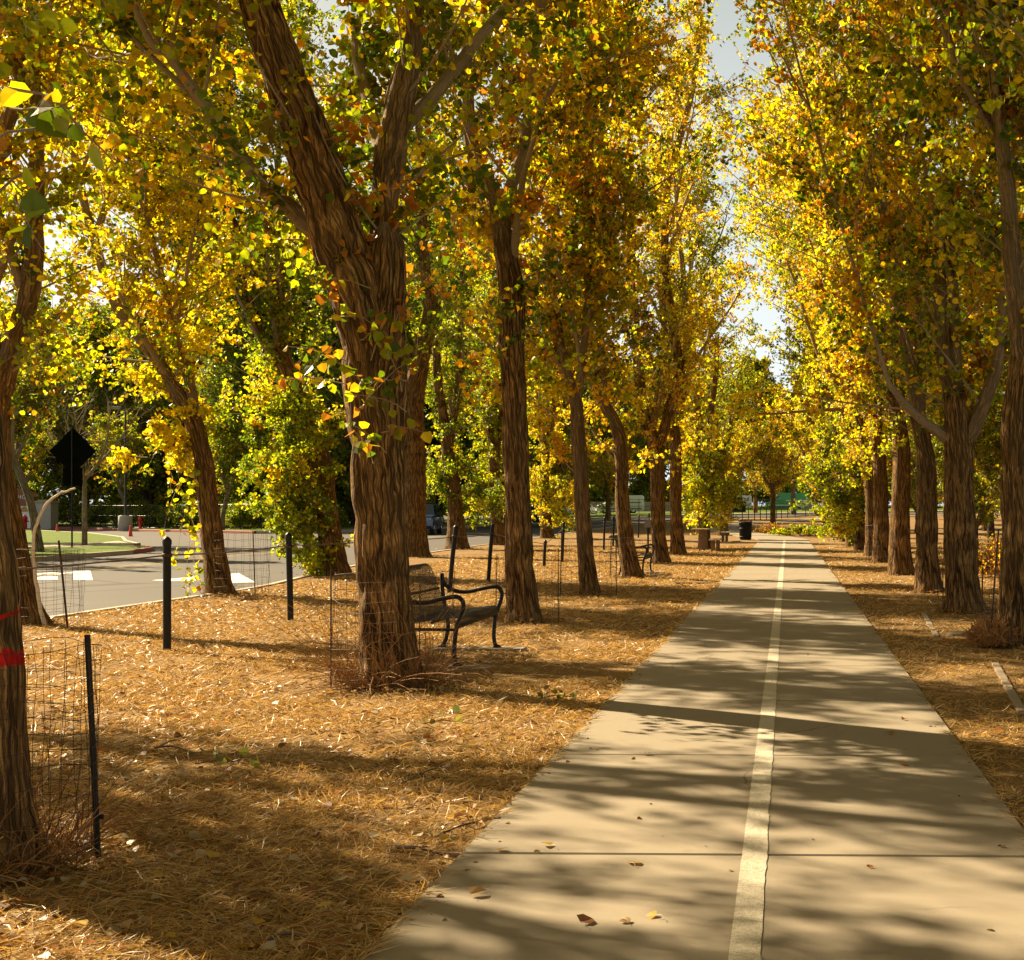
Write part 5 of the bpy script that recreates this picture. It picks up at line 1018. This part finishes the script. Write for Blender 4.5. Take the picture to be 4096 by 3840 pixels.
pl = G(*S(2238, 2083)); lamp((pl[0], pl[1], pl[2]), 9.5, .13, 'slender dark street lamp pole on the far kerb behind the golden poplar', False)

# chain link and rail fences far off
def rail_fence(label, pts, h, n, mat='black', cat='fence', wire=True):
    pts = np.array(pts); root = empty('mesh_fence', (pts[0][0], pts[0][1], float(gz(*pts[0]))), label, cat); o = np.array(root.location); d_ = np.r_[0, np.cumsum(np.linalg.norm(np.diff(pts, axis=0), axis=1))]
    tt = np.linspace(0, d_[-1], n); X, Y = np.interp(tt, d_, pts[:, 0]), np.interp(tt, d_, pts[:, 1]); Z = gz(X, Y)
    for k in range(n): m_ = MB(); m_.tube(np.array([(X[k], Y[k], Z[k] - .05), (X[k], Y[k], Z[k] + h)]) - o, .035, 6); m_.build('post', M[mat], root)
    m_ = MB()
    for z in (.12, h * .55, h - .05): m_.tube(np.stack([X, Y, Z + z], 1) - o, .025, 5)
    m_.build('rails', M[mat], root)
    if wire:
        m_ = MB(); nn = int(d_[-1] / .35); t2 = np.linspace(0, d_[-1], nn); A, B_ = np.interp(t2, d_, pts[:, 0]), np.interp(t2, d_, pts[:, 1]); C_ = gz(A, B_)
        Pn = np.stack([np.stack([A, B_, C_ + .1], 1), np.stack([A, B_, C_ + h - .06], 1)], 1) - o; m_.tubes(Pn, np.full((nn, 2), .008), 3, np.ones((nn, 3))); m_.build('mesh', M[mat], root)
    return root
rail_fence('black mesh fence in front of the dark bushes beyond the drive', [(-64, 118.5), (-52, 110), (-43, 103.5), (-36, 99)], 1.9, 15)
rail_fence('black mesh fence along the far lawn seen between poplar trunks', [(-40, 150), (-26, 160), (-14, 178), (-6, 196)], 2.0, 16)
m_ = MB(); xs = np.linspace(-46, -8, 20); root = empty('block_wall', (-46, 196, float(gz(-46, 196))), 'low grey block wall behind the far mesh fence', 'wall'); m_.prism([(0, 0), (38, 8), (38, 8.3), (0, .3)], 0, 2.3); m_.build('wall', M['wall'], root); m_ = MB(); m_.prism([(-.1, -.1), (38.1, 7.9), (38.1, 8.4), (-.1, .4)], 2.3, 2.42); m_.build('coping', M['kerb'], root)
def G2(x, y, Y): q_ = P(*S(2700 + x * .352, 1800 + y * .352), Y); return q_
root = empty('service_gate', (G2(1440, 680, 205)[0], 205, float(gz(3, 205))), 'grey slatted gate with white notices at the tail of the green van', 'gate'); wg = G2(1580, 600, 205)[0] - G2(1440, 600, 205)[0]; hg = 1.75
m_ = MB(); [m_.box((x, -.02, .05), (x + .1, .02, hg - .06)) for x in np.arange(.02, wg - .1, .13)]; m_.build('slat_panel', M['grey'], root)
for x in (0, wg * .58, wg): m_ = MB(); m_.rbox((x - .04, -.05, -.05), (x + .04, .05, hg), .005); m_.build('post', M['pillar'], root)
for x, z in ((.15, 1.2), (.5, 1.25), (.55, .8), (1.15, 1.2)): m_ = MB(); m_.box((x, -.06, z), (x + .3, -.045, z + .38)); m_.build('notice', M['white'], root)
rail_fence('grey mesh fence running behind the roadside trees to the gate', [(-14, 207), (-6, 206), (1.5, 205.5)], 1.7, 9, 'grey')

# ------------------------------------------------------------------ vehicles
def wheel(root, x, y, r, w_):
    m_ = MB(); m_.lathe([(r * .62, -w_ / 2), (r * .95, -w_ / 2), (r, -w_ / 2 + .03), (r, w_ / 2 - .03), (r * .95, w_ / 2), (r * .62, w_ / 2)], 24); V = np.concatenate(m_.V); m_.V = [np.stack([V[:, 2] + x, V[:, 0] + y, V[:, 1] + r], 1)]
    o = m_.build('wheel', M['rubber'], root, True); q_ = MB(); q_.lathe([(.0005, .0), (r * .3, .02), (r * .64, .0), (r * .64, -.03)], 20); V = np.concatenate(q_.V); sgn = 1 if x > 0 else -1; q_.V = [np.stack([sgn * (V[:, 2] + w_ / 2) + x, V[:, 0] + y, V[:, 1] + r], 1)]; q_.build('rim', M['chrome'], o, True)
def body_from_sections(sec, name, mat, root, bev=.05):
    """sec: list of (y, half_width, [z levels], [width factors])"""
    m_ = MB(); rows = []
    for y, hw_, zs_, ws in sec:
        half = [(hw_ * w_, y, z) for z, w_ in zip(zs_, ws)]; rows.append(half + [(-x, yy_, z) for x, yy_, z in half[::-1]])
    A = np.array(rows); n, k, _ = A.shape; q_ = np.arange(n * k).reshape(n, k); r_ = np.roll(q_, -1, 1)
    m_.add(A.reshape(-1, 3), [np.stack([q_[:-1], q_[1:], r_[1:], r_[:-1]], -1).reshape(-1, 4)]); m_.add(A[0], [np.arange(k)]); m_.add(A[-1], [np.arange(k)[::-1]])
    return m_.build(name, mat, root, False)
def make_suv(loc, label, rz, mat, h=1.95):
    root = empty('sport_utility_vehicle', loc, label, 'car', None, rz); s_ = h / 1.95; W = 1.02
    lower = [(-2.55, W * .9, [.42, .5, .8, .95], [.9, 1, 1, .9]), (-2.4, W, [.36, .5, .95, 1.12], [.95, 1, 1, .92]), (-1.2, W, [.34, .5, 1.05, 1.2], [.95, 1, 1, .94]), (0, W, [.34, .5, 1.08, 1.22], [.95, 1, 1, .94]), (2.3, W, [.36, .5, 1.08, 1.22], [.95, 1, 1, .94]), (2.55, W * .95, [.45, .6, 1.0, 1.2], [.95, 1, 1, .92])]
    body = body_from_sections(lower, 'body', mat, root)
    cabin = [(-1.15, W * .92, [1.20, 1.22], [1, .98]), (-.45, W * .92, [1.20, 1.88], [1, .80]), (.2, W * .92, [1.20, 1.95], [1, .80]), (2.0, W * .92, [1.20, 1.92], [1, .80]), (2.48, W * .92, [1.20, 1.3], [1, .95])]
    body_from_sections(cabin, 'roof', mat, root)
    for sx in (-1, 1):
        for (y0, y1, t0, t1) in ((-.82, -.02, -.42, -.02), (.06, .95, .06, .95), (1.03, 2.12, 1.03, 1.92)):
            V = [(sx * (W * .925 + .004), y0, 1.26), (sx * (W * .925 + .004), y1, 1.26), (sx * (W * .765 + .008), t1, 1.80), (sx * (W * .765 + .008), t0, 1.80)]; m_ = MB(); m_.add(V, [[0, 1, 2, 3] if sx > 0 else [3, 2, 1, 0]]); m_.build('window', M['glass'], root)
        mr = MB(); mr.rbox((sx * 1.12 - .11, -.92, 1.18), (sx * 1.12 + .11, -.76, 1.38), .04); mr.build('mirror', M['black'], root)
        hl = MB(); hl.rbox((sx * .72 - .2, -2.53, .82), (sx * .72 + .2, -2.40, 1.0), .03); hl.build('headlight', M['lens'], root); tl = MB(); tl.rbox((sx * .86 - .09, 2.45, .85), (sx * .86 + .09, 2.57, 1.25), .03); tl.build('tail_light', M['tail'], root)
        for y in (-1.6, 1.55): wheel(root, sx * .88, y, .40, .26)
        hd = MB(); hd.rbox((sx * 1.025 - .012, .0, 1.0), (sx * 1.025 + .012, .22, 1.03), .006); hd.build('door_handle', M['black'], root)
    V = [(-.86, -1.08, 1.26), (.86, -1.08, 1.26), (.74, -.5, 1.83), (-.74, -.5, 1.83)]; m_ = MB(); m_.add(np.array(V) + np.array([0, -.02, .012]), [[0, 1, 2, 3]]); m_.build('windscreen', M['glass'], root)
    m_ = MB(); m_.rbox((-.5, -2.58, .55), (.5, -2.48, .95), .03); m_.build('grille', M['black'], root); m_ = MB(); m_.rbox((-.95, -2.62, .38), (.95, -2.42, .56), .04); m_.build('bumper', M['black'], root)
    root.scale = (s_,) * 3; return root
Xs, Ys = -23.0, 87.6
sv = make_suv((Xs, Ys, float(gz(Xs, Ys)) - .13), 'dark sport utility vehicle, reflected sky blue put into its paint, on the road, half behind tree trunks', R(6), M['car_dark'])
Xs, Ys = -19.9, 110.5; s2_ = copy_tree(sv, (Xs, Ys, float(gz(Xs, Ys)) - .13), R(8), .95, 'second dark car farther along the road behind golden foliage')

def make_van(loc, rz, mat, label, name='delivery_van', Ln=6.2, h=2.55):
    root = empty(name, loc, label, 'van', None, rz); W = 1.0
    sec = [(-Ln / 2, W * .82, [.45, .6, .85, .9], [.9, 1, 1, .9]), (-Ln / 2 + .15, W * .92, [.35, .55, 1.0, 1.05], [.95, 1, 1, .9]), (-Ln / 2 + .9, W, [.32, .5, 1.2, 1.3], [.95, 1, 1, .9]), (-Ln / 2 + 1.7, W, [.32, .5, 1.5, h - .2], [.95, 1, 1, .82]), (-Ln / 2 + 2.3, W, [.32, .5, 1.5, h], [.95, 1, 1, .84]), (Ln / 2 - .2, W, [.32, .5, 1.5, h], [.95, 1, 1, .84]), (Ln / 2, W * .95, [.45, .6, 1.5, h - .15], [.95, 1, 1, .84])]
    body_from_sections(sec, 'body', mat, root)
    for sx in (-1, 1):
        m_ = MB(); V = np.array([(sx * 1.008, -Ln / 2 + 1.35, 1.42), (sx * 1.008, -Ln / 2 + 2.4, 1.42), (sx * .93, -Ln / 2 + 2.4, 2.0), (sx * .95, -Ln / 2 + 1.75, 2.0)]); m_.add(V, [[0, 1, 2, 3] if sx > 0 else [3, 2, 1, 0]]); m_.build('window', M['glass'], root)
        m_ = MB(); m_.rbox((sx * 1.005 - .012, -Ln / 2 + .4, .55), (sx * 1.005 + .012, Ln / 2 - .3, .72), .005); m_.build('side_trim', M['white'] if mat != M['car_white'] else M['grey'], root)
        m_ = MB(); m_.rbox((sx * 1.006 - .012, -.2, 1.28), (sx * 1.006 + .012, Ln / 2 - .4, 1.42), .005); m_.build('stripe', M['white'] if mat != M['car_white'] else M['grey'], root)
        m_ = MB(); m_.rbox((sx * .7 - .16, -Ln / 2 - .02, .78), (sx * .7 + .16, -Ln / 2 + .1, .98), .03); m_.build('headlight', M['lens'], root)
        for y in (-Ln / 2 + 1.0, Ln / 2 - 1.3): wheel(root, sx * .86, y, .36, .24)
        m_ = MB(); m_.rbox((sx * 1.14 - .1, -Ln / 2 + 1.45, 1.4), (sx * 1.14 + .1, -Ln / 2 + 1.6, 1.7), .03); m_.build('mirror', M['black'], root)
    m_ = MB(); V = np.array([(-.88, -Ln / 2 + .95, 1.36), (.88, -Ln / 2 + .95, 1.36), (.78, -Ln / 2 + 1.66, h - .26), (-.78, -Ln / 2 + 1.66, h - .26)]); m_.add(V + np.array([0, -.03, .03]), [[0, 1, 2, 3]]); m_.build('windscreen', M['glass'], root)
    m_ = MB(); m_.rbox((-.9, -Ln / 2 - .06, .35), (.9, -Ln / 2 + .12, .62), .04); m_.build('bumper', M['white'], root)
    return root
yv = 222; xa, xb = G2(1030, 665, yv)[0], G2(1520, 665, yv)[0]
gv = make_van(((xa + xb) / 2, yv, float(gz(0, yv)) - .0), R(-90), M['car_green'], 'green delivery van with white trim parked behind the gate', Ln=xb - xa)
wv = make_van((G2(790, 660, yv)[0] - 1.6, yv, float(gz(-8, yv))), R(-90), M['car_white'], 'white van behind brown trunks left of the green van', Ln=5.5, h=2.2)
copy_tree(wv, (-22.5, 188, float(gz(-22.5, 188)) - .1), R(-80), 1.15, 'white van beyond the far fence seen beside the second bench'); copy_tree(wv, (-27.8, 190, float(gz(-27.8, 190)) - .1), R(100), .8, 'small white van beyond the far fence seen by the poplar with swollen base')
root = empty('waste_container', (G2(720, 740, 190)[0], 190, float(gz(-8, 190))), 'dark metal waste container behind the bin', 'container'); m_ = MB(); m_.rbox((-1.0, -.7, .12), (1.0, .7, 1.5), .03); m_.build('body', M['post'], root); m_ = MB(); m_.rbox((-1.05, -.75, 1.5), (1.05, .75, 1.6), .03); m_.build('lid', M['black'], root)

# ------------------------------------------------------------------ light, sky, camera
SUN_AZ, SUN_EL = math.atan2(-.84, .54), R(34)
w = bpy.data.worlds.new('World'); scene.world = w; w.use_nodes = True; nt = w.node_tree; bg = nt.nodes['Background']
sky = nt.nodes.new('ShaderNodeTexSky'); sky.sky_type = 'NISHITA'; sky.sun_disc = False; sky.sun_elevation = SUN_EL; sky.sun_rotation = SUN_AZ
sky.air_density = 1.0; sky.dust_density = 1.0; sky.ozone_density = .6
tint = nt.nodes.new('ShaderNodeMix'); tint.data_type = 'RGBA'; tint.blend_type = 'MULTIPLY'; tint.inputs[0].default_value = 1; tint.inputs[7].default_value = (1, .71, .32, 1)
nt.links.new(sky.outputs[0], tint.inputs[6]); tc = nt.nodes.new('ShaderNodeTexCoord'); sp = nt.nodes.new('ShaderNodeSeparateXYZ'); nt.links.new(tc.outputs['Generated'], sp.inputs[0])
hz = nt.nodes.new('ShaderNodeMapRange'); hz.inputs['From Min'].default_value = 0; hz.inputs['From Max'].default_value = .55; hz.inputs['To Min'].default_value = .8; hz.inputs['To Max'].default_value = 0; nt.links.new(sp.outputs['Z'], hz.inputs['Value'])
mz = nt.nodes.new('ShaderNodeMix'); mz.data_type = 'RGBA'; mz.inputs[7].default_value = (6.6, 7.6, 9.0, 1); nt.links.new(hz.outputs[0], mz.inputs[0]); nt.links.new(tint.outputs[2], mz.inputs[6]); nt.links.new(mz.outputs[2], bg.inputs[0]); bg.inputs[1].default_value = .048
sl = bpy.data.lights.new('sun', 'SUN'); sl.energy = 5.0; sl.angle = R(.53); sl.color = (1.0, .81, .53)
so = bpy.data.objects.new('sun', sl); COL.objects.link(so); so.location = (-40, 30, 40)
dv = Vector((math.sin(SUN_AZ) * math.cos(SUN_EL), math.cos(SUN_AZ) * math.cos(SUN_EL), math.sin(SUN_EL))); so.rotation_euler = dv.to_track_quat('Z', 'Y').to_euler()

cd = bpy.data.cameras.new('camera'); co = bpy.data.objects.new('camera', cd); COL.objects.link(co); scene.camera = co
co.location = (0, 0, CAMH); co.rotation_euler = (math.pi / 2, 0, YAW); cd.sensor_fit = 'HORIZONTAL'; cd.sensor_width = 36; cd.lens = 36 * F / 4096
cd.shift_x = (2048 - PPX) / 4096; cd.shift_y = (HZ - 1920) / 4096; cd.clip_start = .05; cd.clip_end = 3000
vs = scene.view_settings; vs.view_transform = 'Standard'; vs.look = 'None'; vs.gamma = 1; vs.use_curve_mapping = False; vs.exposure = 1.7
scene.render.engine = 'CYCLES'; cy = scene.cycles; cy.max_bounces = 10; cy.diffuse_bounces = 5; cy.transmission_bounces = 6; cy.transparent_max_bounces = 6; cy.caustics_reflective = False; cy.caustics_refractive = False
cy.use_denoising = True; cy.sample_clamp_indirect = 8
